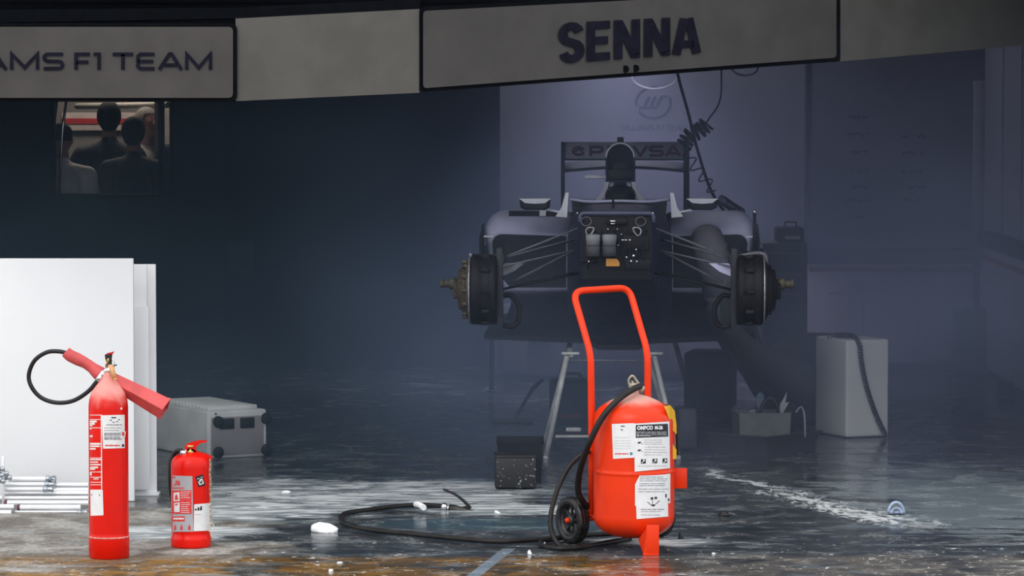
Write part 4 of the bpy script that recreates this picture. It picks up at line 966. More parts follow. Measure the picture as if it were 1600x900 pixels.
        b = MB(); c = H(713, 443); b.lathe(c, [(.028,0),(.028,.03),(.018,.034),(.018,.06),(.022,.062),(.022,.072),(.010,.078)], 20, axis=axv); b.build('axle_end', M('dull_axle', (.06,.052,.036), .6, metal=.2, var=.4), dr)
        b = MB(); b.tube(spline([T(787,462,.05),T(800,462,.05),T(811,480,.05),T(810,500,.05),T(800,510,.05),T(786,508,.05)], 6), .012, 10); b.build('brake_duct_loop', m_carb, e)
        b = MB()
        if side > 0: b.tube(spline([T(778,402,.0),T(760,397,0),T(742,395,0),T(732,400,0),T(731,420,0),T(733,440,0)], 5), [.010]*26, 8); b.build('duct_shroud', m_carbl, dr)
        else: b.tube([T(735,398,-.03),T(735,416,-.03)], [.010,.012], 10); b.sphere(T(735,398,-.03), .008, n=8); b.build('sensor_post', m_stl, dr)
        # rear hub and suspension, mostly behind the pods
        b = MB(); b.lathe(car(side*.62,3.25,.88), [(.05,0),(.15,0),(.155,.02),(.155,.10),(.08,.12),(.04,.16)], 32, axis=axv); b.build('rear_drum', m_dk, e)
        b = MB(); b.tube([car(side*.1,3.0,1.0),car(side*.64,3.2,.98)], .012, 8); b.tube([car(side*.1,3.5,.8),car(side*.64,3.25,.78)], .014, 8); b.build('rear_wishbone', m_carb, e)
    # rear wing
    v4 = 3.9; cxw = 976
    def W(px, py, d=0): return at(px, py, 18+v4+d)
    rw = MB()
    for px in (876.5, 1074): rw.prism([W(px,221),W(px,352),W(px,352,.35),W(px,221,.35)], crt*.012)
    for sg_, px in ((1,876.5),(-1,1074)): rw.box(W(px+3*sg_,285,-.01), (.022,.02,.46), -CR, bevel=.004)
    wing = rw.build('rear_wing', m_carb, e)
    q = MB(); sec = lambda px: [W(px,222.5,.02),W(px,221.5,.05),W(px,225,.08),W(px,248,.02),W(px,249,.0),W(px,247,-.012)]
    q.rings([sec(880), sec(1071)], True, True); q.build('wing_flap', M('wing_flap_pale', (.50,.50,.62), .5), wing)
    q = MB(); fn = lambda x, y: W(x, y, .014+(248-y)/26*.0-.02+.0)
    def fp(x, y): t_ = (247-y)/24.5; return W(x, y, -.012+.032*t_-.004)
    for ch, xa in zip('PDVSA', (921,949,989,1014,1040)):
        adv, st = GL[ch]; k = 23/adv
        for p in st: ribbon(q, [(xa+a*k, 244-bb*16) for a, bb in p], 4.4, fp)
    ribbon(q, arc2(904,236,9,6,20,340,10), 3.6, fp); ribbon(q, [(897,238),(905,232),(911,239)], 3.0, fp)
    q.build('wing_lettering', M('maroon_print', (.15,.025,.035), .5), wing)
    q = MB(); R = []
    for k in range(13):
        px = 880+191*k/12; dy = -6*math.sin(PI*k/12); R.append([W(px,268+dy,-.03),W(px,265+dy,-.02),W(px,262+dy+2,.12),W(px,254+dy,.25),W(px,270+dy,.1)])
    q.rings(R, True, True); q.build('wing_mainplane', M('wing_main', (.085,.09,.14), .4), wing)
    q = MB(); q.tube([W(880+191*k/12, 266-6*math.sin(PI*k/12), -.035) for k in range(13)], .004, 6); q.build('leading_edge', m_carbl, wing)
    q = MB(); q.tube([W(882,249.5,-.01),W(1070,249.5,-.01)], .004, 6); q.build('slot_edge', m_carb, wing)
f1()

# ------------------------------------------------------------------ what carries the car
def trestle():
    Y0, Y1 = 18.8, 19.45
    e = empty('trestle_stand', (at(955,718,Y0).x, Y0, 0), 'light metal trestle with splayed legs under the racing car, behind the wheeled extinguisher', 'trestle')
    m = M('dull_aluminium', (.62,.61,.57), .5, metal=.1, var=.2, vs=20)
    for px0,py0,px1,py1,Y in ((886,556,853,716,Y0),(1022,556,1060,716,Y0)):
        b = MB(); a = at(px0,py0,Y); g = at(px1,py1,Y); g.z = .008; b.tube([a, g], .0125, 12); b.sphere(g, .014, n=10); b.build('leg', m, e)
        b = MB(); a2 = V(a.x+.02*(1 if px0 < 950 else -1), Y1, a.z); g2 = V(g.x, Y1+.08, .008); b.tube([a2, g2], .0125, 12); b.build('leg', m, e)
        b = MB(); b.box(((at(891.5 if px0 < 950 else 1021.5,552,Y0)).x, Y0, at(0,552,Y0).z), (28/319,.03,.012), bevel=.002); b.build('top_bracket', m, e)
        b = MB(); b.box((a.x+.02*(1 if px0 < 950 else -1), (Y0+Y1)/2, a.z), (.022,Y1-Y0,.014), bevel=.002); b.build('side_rail', m, e)
    b = MB(); b.tube([at(868,682,Y0), at(1050,682,Y0)], .007, 10); b.build('cross_bar', m, e)
    b = MB(); b.tube([at(910,535,Y1), at(1006,535,Y1)], .011, 10); b.build('rear_cross_bar', m, e)
    b = MB(); b.tube([at(890,563,Y0), at(1018,563,Y0)], .004, 8); b.build('front_cross_bar', m_stl, e)
    b = MB(); b.box(at(896,671,19.3), (.075,.02,.02), bevel=.003); b.build('stay_bracket', m, e)
trestle()
for px, lab in ((768,'faint thin upright post seen below the left wheel hub, in front of the low cupboard'), (1184,'faint thin upright post seen below the right wheel hub, behind the ducts')):
    Y = 22.8; a = at(px, 490, Y); e = empty('floor_stand', (a.x, Y, 0), lab, 'stand')
    b = MB(); b.tube([V(a.x,Y,.015), V(a.x,Y,a.z+.02)], .016, 12); b.build('post', m_carb, e)
    b = MB(); b.lathe((a.x,Y,0), [(.03,0),(.03,.006),(.012,.010),(.008,.02)], 24); b.build('base', m_carb, e)
e = empty('rear_stand', (CX0+.13, 21.6, 0), 'dark stand under the back of the racing car', 'stand')
b = MB()
for s_ in (-1,1): b.tube([car(.25*s_,3.5,.54), V(car(.4*s_,3.5,0).x, 21.5, .012)], .015, 10)
b.tube([car(-.27,3.5,.53), car(.27,3.5,.53)], .015, 10); b.build('stand_frame', m_stl, e)

# ================================================================== DUCTS
def corrug(mb, pts, rr, pitch=.022, amp=.06, n=20):
    pts = [Vector(p) for p in pts]; L = [0]
    for a, b in zip(pts, pts[1:]): L.append(L[-1]+(b-a).length)
    m = int(L[-1]/pitch*2)+1; P = []; R = []; j = 0
    for i in range(m):
        s_ = L[-1]*i/(m-1)
        while j < len(L)-2 and L[j+1] < s_: j += 1
        t = (s_-L[j])/max(1e-6, L[j+1]-L[j]); P.append(pts[j].lerp(pts[j+1], min(1, t)))
        u = s_/L[-1]*(len(rr)-1); k = min(int(u), len(rr)-2); r = rr[k]+(rr[k+1]-rr[k])*(u-k); R.append(r*(1+(amp if i % 2 else -amp)*.5))
    mb.tube(P, R, n)
def ducts():
    D = lambda x, y, Y: at(x, y, Y)
    b = MB(); corrug(b, spline([D(1152,447,18.25),D(1139,458,18.3),D(1138,490,18.4),D(1150,525,18.6),D(1180,560,19.1),D(1220,585,19.9),D(1262,605,20.8),D(1310,625,21.8)], 8), [.03,.055,.085,.10,.12,.14,.15,.15])
    tag(b.build('cooling_duct', m_duct, origin=(D(1262,605,20.8).x,20.8,0)), 'fat ribbed flexible duct curving down from the right brake of the car', 'duct')
    b = MB(); corrug(b, spline([D(1200,590,20.1),D(1228,562,20.3),D(1265,552,20.7),D(1320,562,21.2),D(1345,600,21.4)], 8), [.09,.105,.11,.12,.13])
    tag(b.build('cooling_duct', m_duct, origin=(D(1262,552,19.9).x,19.9,.2)), 'ribbed duct arching behind the white box to join the other ducts', 'duct')
    b = MB(); corrug(b, spline([D(1103,368,19.45),D(1110,390,19.35),D(1120,420,19.35),D(1130,450,19.4),D(1140,490,19.5),D(1165,545,20.3),D(1212,598,21.0),D(1238,618,21.3)], 8), [.075,.10,.11,.10,.09,.10,.13,.15], .05, .16)
    tag(b.build('cooling_duct', M('mid_grey_duct', (.13,.125,.15), .7, spec=.2), origin=(D(1235,652,19.9).x,19.9,0)), 'paler ribbed duct hanging from the right side pod inlet of the car', 'duct')
ducts()

# ================================================================== WHITE BOX WITH COILED CORD
def whitebox():
    c = V(1.733, 19.86, 0); th = math.radians(22); r = V(math.cos(th), math.sin(th), 0); l = V(-math.sin(th), math.cos(th), 0); h = .508
    cen = c+r*.125+l*.18+V(0,0,h/2+.004)
    e = empty('white_box', (cen.x, cen.y, 0), 'tall white box with rounded edges standing on the wet floor at the right', 'box', rz=th)
    b = MB(); b.box(cen, (.25,.36,h), th, bevel=.014, seg=3); b.build('housing', m_gwhite, e)
    b = MB()
    for a in (.03,.22):
        for k in (.03,.33): p = c+r*a+l*k; b.cyl(V(p.x,p.y,0), V(p.x,p.y,.012), .015, 12)
    b.build('foot', m_black, e)
    b = MB(); p = c+r*.02+l*.20+V(0,0,h+.006); b.box(p, (.05,.03,.012), th, bevel=.004); b.build('catch', m_chrome, e)
    # coiled cord over the top edge
    path = [c+r*.01+l*.14+V(0,0,h+.022), c+r*.03+l*.07+V(0,0,h+.024), c+r*.055+l*.012+V(0,0,h+.020), c+r*.066-l*.022+V(0,0,h-.02)]
    n = 9
    for k in range(1, n+1): t = k/n; path.append(c+r*(.068+.03*t+.115*t*t)-l*.021+V(0,0,h-.02-(h-.045)*t))
    path.append(c+r*.222-l*.022+V(0,0,.016))
    P = spline(path, 12); L = [0]
    for a, b_ in zip(P, P[1:]): L.append(L[-1]+(b_-a).length)
    turns = L[-1]/.0135; m = int(turns*12); H = []; j = 0
    for i in range(m):
        s_ = L[-1]*i/(m-1)
        while j < len(L)-2 and L[j+1] < s_: j += 1
        t = (s_-L[j])/max(1e-6, L[j+1]-L[j]); q = P[j].lerp(P[j+1], min(1,t)); T = (P[j+1]-P[j]).normalized()
        e1 = T.cross(r).normalized(); e2 = T.cross(e1); a = 2*PI*turns*i/m; H.append(q+(e1*math.cos(a)+e2*math.sin(a))*.0105)
    b = MB(); b.tube(H, .0042, 6)
    tag(b.build('coiled_cable', m_black, origin=c), 'black coiled cord lying over the white box and hanging down its face', 'cable')
whitebox()

# ================================================================== GREY CASE WITH RIBBED TOP
def case():
    c = V(-1.494, 18.77, 0); th = math.radians(30); r = V(math.cos(th), math.sin(th), 0); l = V(-math.sin(th), math.cos(th), 0)
    w, d, h = .325, .66, .235; cen = c+r*w/2+l*d/2
    e = empty('equipment_case', (cen.x, cen.y, 0), 'low grey plastic case with ribbed top and four round corner bumpers, behind the small extinguisher', 'case', rz=th)
    b = MB(); b.box(cen+V(0,0,h/2), (w,d,h), th, bevel=.012, seg=3); body = b.build('housing', m_case, e)
    b = MB()
    for k in range(14): b.box(cen+l*(-.29+.04*k+.02)+V(0,0,h+.007), (w*.84,.020,.026), th, bevel=.008)
    b.build('top_ribs', m_case, body)
    b = MB(); b.box(c+r*w/2-l*.001+V(0,0,h*.47), (w*.88,.008,h*.80), th, bevel=.002); fc = b.build('end_panel', m_casep, e)
    for k in (.32,.66):
        b = MB(); p = c+r*w*k-l*.006+V(0,0,h*.73); b.box(p, (.078,.010,.052), th, bevel=.004); b.box(p-l*.004-V(0,0,.004), (.058,.008,.022), th, bevel=.003); b.build('recessed_grip', m_bin, fc)
    for k, zz in ((.17,.14),(.98,.14),(.17,.78),(.98,.80)):
        b = MB(); p = c+r*w*k-l*.008+V(0,0,max(.030,h*zz)); b.lathe(p, [(.0,-.014),(.020,-.014),(.028,-.006),(.028,.008),(.02,.014)], 20, axis=l); b.build('corner_bumper', m_bin, e)
    b = MB(); p = c+r*.045-l*.002+V(0,0,h-.012); b.sphere(p, .005, n=8); b.build('rivet', m_prink, e)
case()

# ================================================================== BINS AND TRAYS
def openbox(b, cen, w, d, h, th, taper=.0, wall=.006, rim=.0):
    """open-topped container: floor and four sloping walls, with an optional turned-out rim"""
    r = V(math.cos(th), math.sin(th), 0); l = V(-math.sin(th), math.cos(th), 0); cen = Vector(cen)
    def q(wx, dy, z): return [cen+r*(sx_*wx/2)+l*(sy_*dy/2)+V(0,0,z) for sx_, sy_ in ((-1,-1),(1,-1),(1,1),(-1,1))]
    R = [q(w-taper, d-taper, 0), q(w, d, h)]
    if rim: R += [q(w+rim*2, d+rim*2, h), q(w+rim*2, d+rim*2, h+wall), q(w-wall*2, d-wall*2, h+wall)]
    else: R += [q(w-wall*2, d-wall*2, h)]
    R += [q(w-taper-wall*2, d-taper-wall*2, wall)]
    b.rings(R, True, True, False)
p = gp(805,765); b = MB(); b.box((p.x, p.y+.09, .077), (64/344,.17,.142), 0.02, bevel=.004); b.box((p.x,p.y+.09,.150), (66/344,.175,.012), .02, bevel=.003)
o = b.build('black_crate', m_binp, origin=(p.x,p.y+.09,0)); tag(o, 'small black crate speckled with white powder, in front of the open one', 'crate')
p = gp(812,752); b = MB(); openbox(b, (at(813,0,17.95).x, 17.97, .0), .215, .34, .168, .0, .02, .006, .004)
tag(b.build('open_crate', m_bin, origin=(p.x,17.97,0)), 'dark open-topped crate behind the powder speckled crate', 'crate')
th = math.radians(50); r_ = V(math.cos(th), math.sin(th), 0); l_ = V(-math.sin(th), math.cos(th), 0)
cr = V(1.262,18.86,0); w_, d_ = .44, .38; cen = cr+r_*w_/2+l_*d_/2
b = MB(); openbox(b, cen, w_, d_, .098, th, .05, .006, .012)
tag(b.build('drip_tray', M('tray_black', (.05,.052,.06), .35, var=.2), origin=cen), 'wide black drip tray on the floor left of the white box', 'tray')
bc = cen+V(-.01,.02,.011); th2 = math.radians(8)
b = MB(); openbox(b, bc, .262, .20, .185, th2, .012, .006, .004)
tag(b.build('grey_tub', M('tub_grey', (.13,.135,.13), .5, var=.15), origin=bc), 'grey rectangular tub standing in the black drip tray', 'tub')
b = MB(); pts = [at(x,y,bc.y+.02) for x,y in ((1216,648),(1219,632),(1230,612),(1227,630),(1233,628),(1222,648))]; b.prism([bc+V(0,0,0)+(q-bc) for q in pts], (.0,.012,0))
tag(b.build('paper_scrap', M('paper_pale', (.33,.36,.36), .7), origin=pts[0]), 'pale crumpled paper sticking up out of the grey tub', 'paper')
for k, (pp, nm, lb, mm) in enumerate(((((1166,652),(1172,640),(1182,640),(1176,652)), 'card_flap', 'pale card flap at the left corner of the grey tub', M('card_pale', (.22,.23,.23), .7)),
        (((1180,622),(1187,612),(1194,618),(1192,646),(1185,640)), 'cloth_rag', 'blue grey rag rising from the left part of the grey tub', M('rag_blue', (.12,.15,.21), .9)),
        (((1222,652),(1231,634),(1243,632),(1243,652)), 'black_pouch', 'black pointed pouch at the right side of the grey tub', m_bin))):
    b = MB(); q = fillet([at(x,y,bc.y+.01*k) for x,y in pp], .012, 3, True); b.prism(q, (.004,.03,0)); tag(b.build(nm, mm, origin=q[0]), lb, 'rag' if nm == 'cloth_rag' else ('card' if nm == 'card_flap' else 'pouch'))
b = MB(); b.tube(spline([at(1188,652,bc.y),at(1192,632,bc.y),at(1203,622,bc.y),at(1213,632,bc.y),at(1217,652,bc.y)], 6), .010, 10)
tag(b.build('rubber_hoop', m_black, origin=at(1203,650,bc.y)), 'black rubber hoop standing in the middle of the grey tub', 'hoop')
b = MB(); b.tube(spline([at(1243,645,bc.y-.06),at(1252,636,bc.y-.06),at(1257,650,bc.y-.10),at(1258,684,bc.y-.12)], 6), .005, 8)
tag(b.build('grey_cable', m_ductl, origin=at(1258,684,bc.y)), 'thin grey cable draped over the right end of the grey tub', 'cable')

# ================================================================== SMALL THINGS ON THE WET FLOOR
def lump(name, px, py, wpx, hpx, mat, label, cat, seed=1, sq=.9):
    rnd = random.Random(seed); g = gp(px, py); S = FPX/g.y; w = wpx/S; h = hpx/S
    t = bmesh.new(); bmesh.ops.create_icosphere(t, subdivisions=3, radius=1)
    off = [Vector((rnd.uniform(-1,1), rnd.uniform(-1,1), rnd.uniform(-.3,1))).normalized() for _ in range(7)]; amp = [rnd.uniform(.1,.35) for _ in off]
    for v in t.verts:
        d = v.co.normalized(); k = .66+sum(a*1.5*max(0, d.dot(o_))**7 for a, o_ in zip(amp, off))+.05*math.sin(9*d.x+4*d.y)*math.cos(7*d.z+seed)
        v.co = Vector((d.x*k*w/2, d.y*k*w*.35, max(-.05, d.z)*k*h*.95))+g+V(0,0,h*.03)
    b = MB(); b._merge(t, True); return tag(b.build(name, mat, origin=g), label, cat)
lump('foam_clump', 511, 832, 47, 16, m_foam, 'big white foam clump at the left end of the hose loop', 'foam clump', 3)
for k, (px, py, w_, h_, lb) in enumerate(((445,771,16,4,'small white foam clump on the grey smear left of the hose loop'), (828,866,9,6,'tiny white clump before the wheeled extinguisher, beside the blue line'),
        (848,850,12,5,'small white clump beside the hose at the wheel'), (778,802,9,4,'small white clump right of the hose nozzle'), (1115,866,7,3,'tiny white clump on the brown floor right of the red foot'),
        (530,880,10,3,'small white fleck clump on the ochre puddle under the big foam clump'), (517,893,9,4,'small white clump at the bottom edge below the big foam clump'))):
    lump('foam_clump', px, py, w_, h_, m_foam, lb, 'foam clump', 10+k)
g = gp(1400,804); b = MB(); S = FPX/g.y
b.tube([g+V(12/S*math.cos(PI*t/12), .0, .006+17/S*math.sin(PI*t/12)) for t in range(13)], 2.6/S, 10); b.tube([g+V(8/S*math.cos(PI*t/12), -.02, .006+9/S*math.sin(PI*t/12)) for t in range(13)], 1.8/S, 10)
b.box(g+V(0,.01,.012), (22/S,.05,.012), bevel=.003)
tag(b.build('plastic_ring', M('pale_blue_plastic', (.30,.36,.48), .2, var=.3, vs=40), origin=g), 'small pale blue plastic ring standing on the wet floor at the right', 'ring')
lump('black_scrap', 1130, 806, 22, 5, m_black, 'small black scrap on the dark floor right of the wheeled extinguisher', 'scrap', 33)
lump('black_scrap', 1064, 842, 10, 9, m_black, 'black scrap in the puddle just right of the red foot', 'scrap', 34)
# ================================================================== BACK WALL MARKS
def wallmarks():
    fn = lambda x, y: at(x, y, YB-.006)
    b = MB(); cx, cy, r = 1021, 161, 24
    ribbon(b, arc2(cx,cy,r*1.12,r,-18,148,18), 4.4, fn); ribbon(b, arc2(cx,cy,r*1.12,r,168,330,18)[:14], 4.4, fn)
    for k in range(3): x0_ = 1006+k*9.5; ribbon(b, [(x0_+9,151),(x0_+1.5,166)], 5.4, fn)
    ribbon(b, [(998,168.5),(1026,168.5)], 4.0, fn); ribbon(b, [(1033,151),(1045,151)], 3.6, fn); ribbon(b, [(1026,168.5),(1035,151)], 4.4, fn)
    tag(b.build('wall_emblem', m_navy, origin=at(cx,cy,YB)), 'round dark blue letter emblem painted on the back wall above the car', 'emblem')
    b = MB(); x = 970; tot = 104
    txt = 'WILLIAMS F1 TEAM'; tw = sum(GL[c][0]+.25 for c in txt); k = tot/tw
    for ch in txt:
        adv, st = GL[ch]
        for p in st: ribbon(b, [(x+a*k, 204-bb*9) for a, bb in p], 1.4, fn)
        x += (adv+.25)*k
    tag(b.build('wall_lettering', m_navy, origin=at(1020,200,YB)), 'small dark blue team lettering on the back wall under the round emblem', 'lettering')
    rnd = random.Random(4)
    for col, (xc, rows) in enumerate(((1340,(183,210,238,267,292,313,338)), (1426,(213,238,268,292,313)))):
        for n_, y in enumerate(rows):
            b = MB(); f2 = lambda x, y: at(x, y, YB-.028); w_ = rnd.uniform(26,36); x = xc-w_/2
            while x < xc+w_/2:
                dx = rnd.uniform(2.5,4.5)
                if rnd.random() < .85: ribbon(b, [(x, y+rnd.uniform(-3,3)), (x+dx*.5, y+rnd.uniform(-3,3)), (x+dx, y+rnd.uniform(-3,3))], 2.0, f2)
                x += dx*.9
            tag(b.build('sponsor_mark', M('faint_navy', (.03,.032,.06), .8, spec=.1), origin=at(xc,y,YB)), 'faint blurred dark sponsor mark in the %s column of the wall, %s from the top' % (('left','right')[col], ('first','second','third','fourth','fifth','sixth','seventh')[n_]), 'wall mark', 'sponsor marks on the back wall')
wallmarks()
# ================================================================== CABLES AND LAMPS ABOVE
def hanging():
    Y = 21.4; A = lambda x, y, d=0.0: at(x, y, Y+d)
    b = MB(); b.tube(spline([V(A(1040,40).x,Y,3.19),A(1050,60),A(1060,120),A(1075,175),A(1090,235),A(1112,300),A(1140,340,-.5),A(1160,358,-1.2)], 8), .0085, 8)
    tag(b.build('hanging_hose', m_navyd, origin=A(1060,120)), 'long thin dark hose hanging from above down to the right side of the car', 'hose')
    b = MB(); b.tube(spline([V(A(1125,40).x,Y,3.19),A(1127,90),A(1127,140),A(1122,165),A(1108,185),A(1102,197),A(1102,208)], 8), .0045, 8)
    tag(b.build('hanging_cable', m_navyd, origin=A(1125,120)), 'thin dark cable hanging right of the long hose, ending at the coil bunch', 'cable')
    def coil(P, r0, pitch, rt, nm, lb, rs=None):
        P = [Vector(p) for p in P]; L = [0]
        for a, c in zip(P, P[1:]): L.append(L[-1]+(c-a).length)
        turns = L[-1]/pitch; m = int(turns*14); H = []; j = 0
        for i in range(m):
            s_ = L[-1]*i/(m-1)
            while j < len(L)-2 and L[j+1] < s_: j += 1
            t = (s_-L[j])/max(1e-6, L[j+1]-L[j]); q = P[j].lerp(P[j+1], min(1,t)); T = (P[j+1]-P[j]).normalized()
            e1 = T.cross(V(0,1,.1)).normalized(); e2 = T.cross(e1); a = 2*PI*turns*i/m; H.append(q+(e1*math.cos(a)+e2*math.sin(a))*r0)
        b = MB(); b.tube(H, rt, 6); tag(b.build(nm, m_navyd, origin=P[0]), lb, 'coiled line')
    coil(spline([A(1105,193),A(1092,205),A(1078,212),A(1068,228)], 6), .042, .026, .008, 'coiled_air_line', 'tightly bunched coil of dark air line beside the long hanging hose')
    coil(spline([A(1072,232),A(1080,252),A(1092,268),A(1104,284),A(1116,300)], 6), .032, .075, .004, 'coiled_air_line', 'loosely stretched spiral of dark air line right of the rear wing')
    coil(spline([A(1128,312,-1),A(1142,322,-1.2),A(1158,332,-1.4)], 6), .022, .04, .004, 'coiled_air_line', 'short stretched coil of air line above the right side pod')
    for cx, cy, rx, ry, Y2, lb in ((1023,118,36,21,23.6,'pale hanging cable loop under the gantry, above the round emblem'), (1164,106,20,12,22.6,'pale cable loop sagging below the gantry at the right of the hanging cable')):
        b = MB(); b.tube([at(cx+rx*math.cos(PI*t/20), cy+ry*math.sin(PI*t/20), Y2) for t in range(21)], .007, 8)
        for s_ in (-1,1): p_ = at(cx+rx*s_, cy, Y2); b.tube([p_, V(p_.x,p_.y,3.19)], .006, 8)
        tag(b.build('cable_loop', M('pale_cable', (.30,.29,.32), .6), origin=at(cx,cy,Y2)), lb, 'cable')
hanging()

# ================================================================== CABINETS AT THE BACK RIGHT
def cabinets():
    Y = 24.55; s_ = FPX/Y; X = lambda px: (px-800)/s_; Z = lambda py: at(0, py, Y).z
    m_cab = M('cabinet_grey_white', (.60,.56,.60), .5, var=.05); m_top = M('worktop_dark', (.02,.022,.03), .7, spec=.2); m_redl = M('dull_red_stripe', (.30,.03,.02), .6)
    xa, xb = X(1264), X(1522)
    e = empty('base_cabinet', ((xa+xb)/2, Y+.2, 0), 'long pale low cabinet with dark top and red stripe against the right back wall', 'cabinet')
    zt = Z(412)
    b = MB(); b.box(((xa+xb)/2, Y+.215, (zt)/2+.02), (xb-xa, .43, zt-.04), bevel=.005); b.build('body', m_cab, e)
    b = MB(); b.box(((xa+xb)/2, Y+.22, .02), (xb-xa-.04, .40, .04)); b.build('plinth', m_bin, e)
    n = 3
    for k in range(n):
        w_ = (xb-xa)/n; b = MB(); b.box((xa+w_*(k+.5), Y-.008, zt/2-.03), (w_-.012, .018, zt-.18), bevel=.003); d = b.build('door', m_cab, e)
        b = MB(); b.box((xa+w_*(k+.5), Y-.022, Z(455)), (.10,.014,.012), bevel=.003); b.build('handle', m_cab, d)
    b = MB(); b.box(((xa+xb)/2, Y-.006, Z(421)), (xb-xa, .016, .026)); b.build('red_stripe', m_redl, e)
    b = MB(); b.box(((xa+xb)/2, Y+.20, (Z(412)+Z(392))/2), (xb-xa+.03, .50, Z(392)-Z(412)), bevel=.006)
    tag(b.build('worktop', m_top, origin=((xa+xb)/2, Y+.2, zt)), 'thick dark worktop lying on the long pale cabinet', 'worktop')
    # cabinets along the right wall
    ya, yb = 24.4, 22.0; x = 2.99
    e = empty('wall_cabinet', (x, (ya+yb)/2, 0), 'pale cabinet run along the right garage wall with dark band and red stripe', 'cabinet')
    b = MB(); b.box((x+.045, (ya+yb)/2, .42), (.09, ya-yb, .76), bevel=.004); b.build('body', m_wp, e)
    b = MB(); b.box((x+.035, (ya+yb)/2, .85), (.11, ya-yb, .09), bevel=.004); b.build('top_band', m_top, e)
    b = MB(); b.box((x-.004, (ya+yb)/2, .735), (.01, ya-yb, .03)); b.build('red_stripe', m_redl, e)
    for k in range(3):
        b = MB(); w_ = (ya-yb)/3; b.box((x-.006, ya-w_*(k+.5), .36), (.014, w_-.02, .60), bevel=.003); b.build('door', m_wp, e)
    # dark bin in the corner
    c = at(1515, 575, 24.2); r = 24/248
    e = empty('waste_bin', (c.x, 24.15, 0), 'dark tall bin in the corner at the right end of the pale cabinet', 'bin')
    b = MB(); b.box((c.x, 24.15, .19), (.195,.20,.38), .1, bevel=.015); b.build('body', M('dull_black_bin', (.03,.033,.04), .6), e)
    b = MB(); b.box((c.x, 24.15, .395), (.205,.21,.035), .1, bevel=.012); b.build('lid', m_bin, e)
    lab = 'dark lump of wrapped cable on the floor by the right wall'
    c = at(1572, 618, 22.6); b = MB()
    for k in range(5): b.tube([V(c.x+.05*math.cos(t*PI/10)*(1-.05*k), 22.6+.06*math.sin(t*PI/10), .012+.014*k) for t in range(20)], .009, 8, closed=True)
    tag(b.build('cable_coil', m_bin, origin=(c.x,22.6,0)), lab, 'cable coil')
cabinets()
# tool trolley behind the right wheel hub
def toolcart():
    Y = 22.2; s_ = FPX/Y; X = lambda px: (px-800)/s_; Z = lambda py: at(0, py, Y).z
    xa, xb = X(1192), X(1262); e = empty('tool_cart', ((xa+xb)/2, Y+.2, 0), 'dark tool cart with equipment on top behind the right wheel hub', 'tool cart')
    m = M('cart_dark', (.028,.032,.042), .5, var=.1)
    zt = Z(380)
    b = MB(); b.box(((xa+xb)/2, Y+.2, (zt+.10)/2), (xb-xa, .42, zt-.10), bevel=.008); body = b.build('cart_body', m, e)
    for k in range(6):
        b = MB(); zz = .17+k*(zt-.2)/6; b.box(((xa+xb)/2, Y-.014, zz+.05), (xb-xa-.02, .016, (zt-.2)/6-.012), bevel=.003); d = b.build('drawer', m, e)
        b = MB(); b.box(((xa+xb)/2, Y-.026, zz+.09), (xb-xa-.06, .012, .010), bevel=.003); b.build('handle', m_carbl, d)
    for sx_ in (xa+.04, xb-.04):
        for sy_ in (Y+.05, Y+.35):
            b = MB(); b.lathe((sx_, sy_, .05), [(.02,-.014),(.05,-.014),(.05,.014),(.02,.014)], 20, axis=(1,0,0)); b.box((sx_,sy_,.09), (.03,.04,.04)); b.build('caster', m_black, e)
    o = empty('instrument_case', (X(1238), Y+.2, zt), 'dark instrument case lying on top of the tool cart', 'case')
    b = MB(); b.box((X(1237), Y+.2, zt+.045), (43/s_, .25, .085), bevel=.01); b.build('case_body', m_bin, o)
    b = MB(); b.tube(fillet([V(X(1228),Y+.08,zt+.085),V(X(1228),Y+.08,zt+.12),V(X(1246),Y+.08,zt+.12),V(X(1246),Y+.08,zt+.085)], .01, 4), .005, 8); b.build('carrying_handle', m_bin, o)
    b = MB(); b.box((X(1240), Y+.055, zt+.03), (24/s_,.01,.018), bevel=.002); b.build('latch_strip', m_stl, o)
    o = MB(); pts = spline([V(X(1190),Y+.1,zt-.02),V(X(1197),Y-.03,zt-.06),V(X(1198),Y-.03,zt-.12),V(X(1192),Y-.03,zt-.2)], 5); o.tube(pts, .008, 8)
    tag(o.build('hose_loop', m_carbl, origin=pts[0]), 'grey hose looping down over the left edge of the tool cart', 'hose')
toolcart()
c = at(1179, 331, 19.0); b = MB(); b.tube([V(c.x,19.0,.98), V(c.x,19.0,c.z)], .008, 8); b.tube([V(c.x,19.0,1.0), V(c.x-.04,19.35,1.0)], .006, 8)
b.build('sensor_mast', m_carb, bpy.data.objects['racing_car'])
b = MB(); b.sphere(V(c.x,19.0,c.z), .011, n=10); b.build('mast_tip', m_chrome, bpy.data.objects['sensor_mast'])
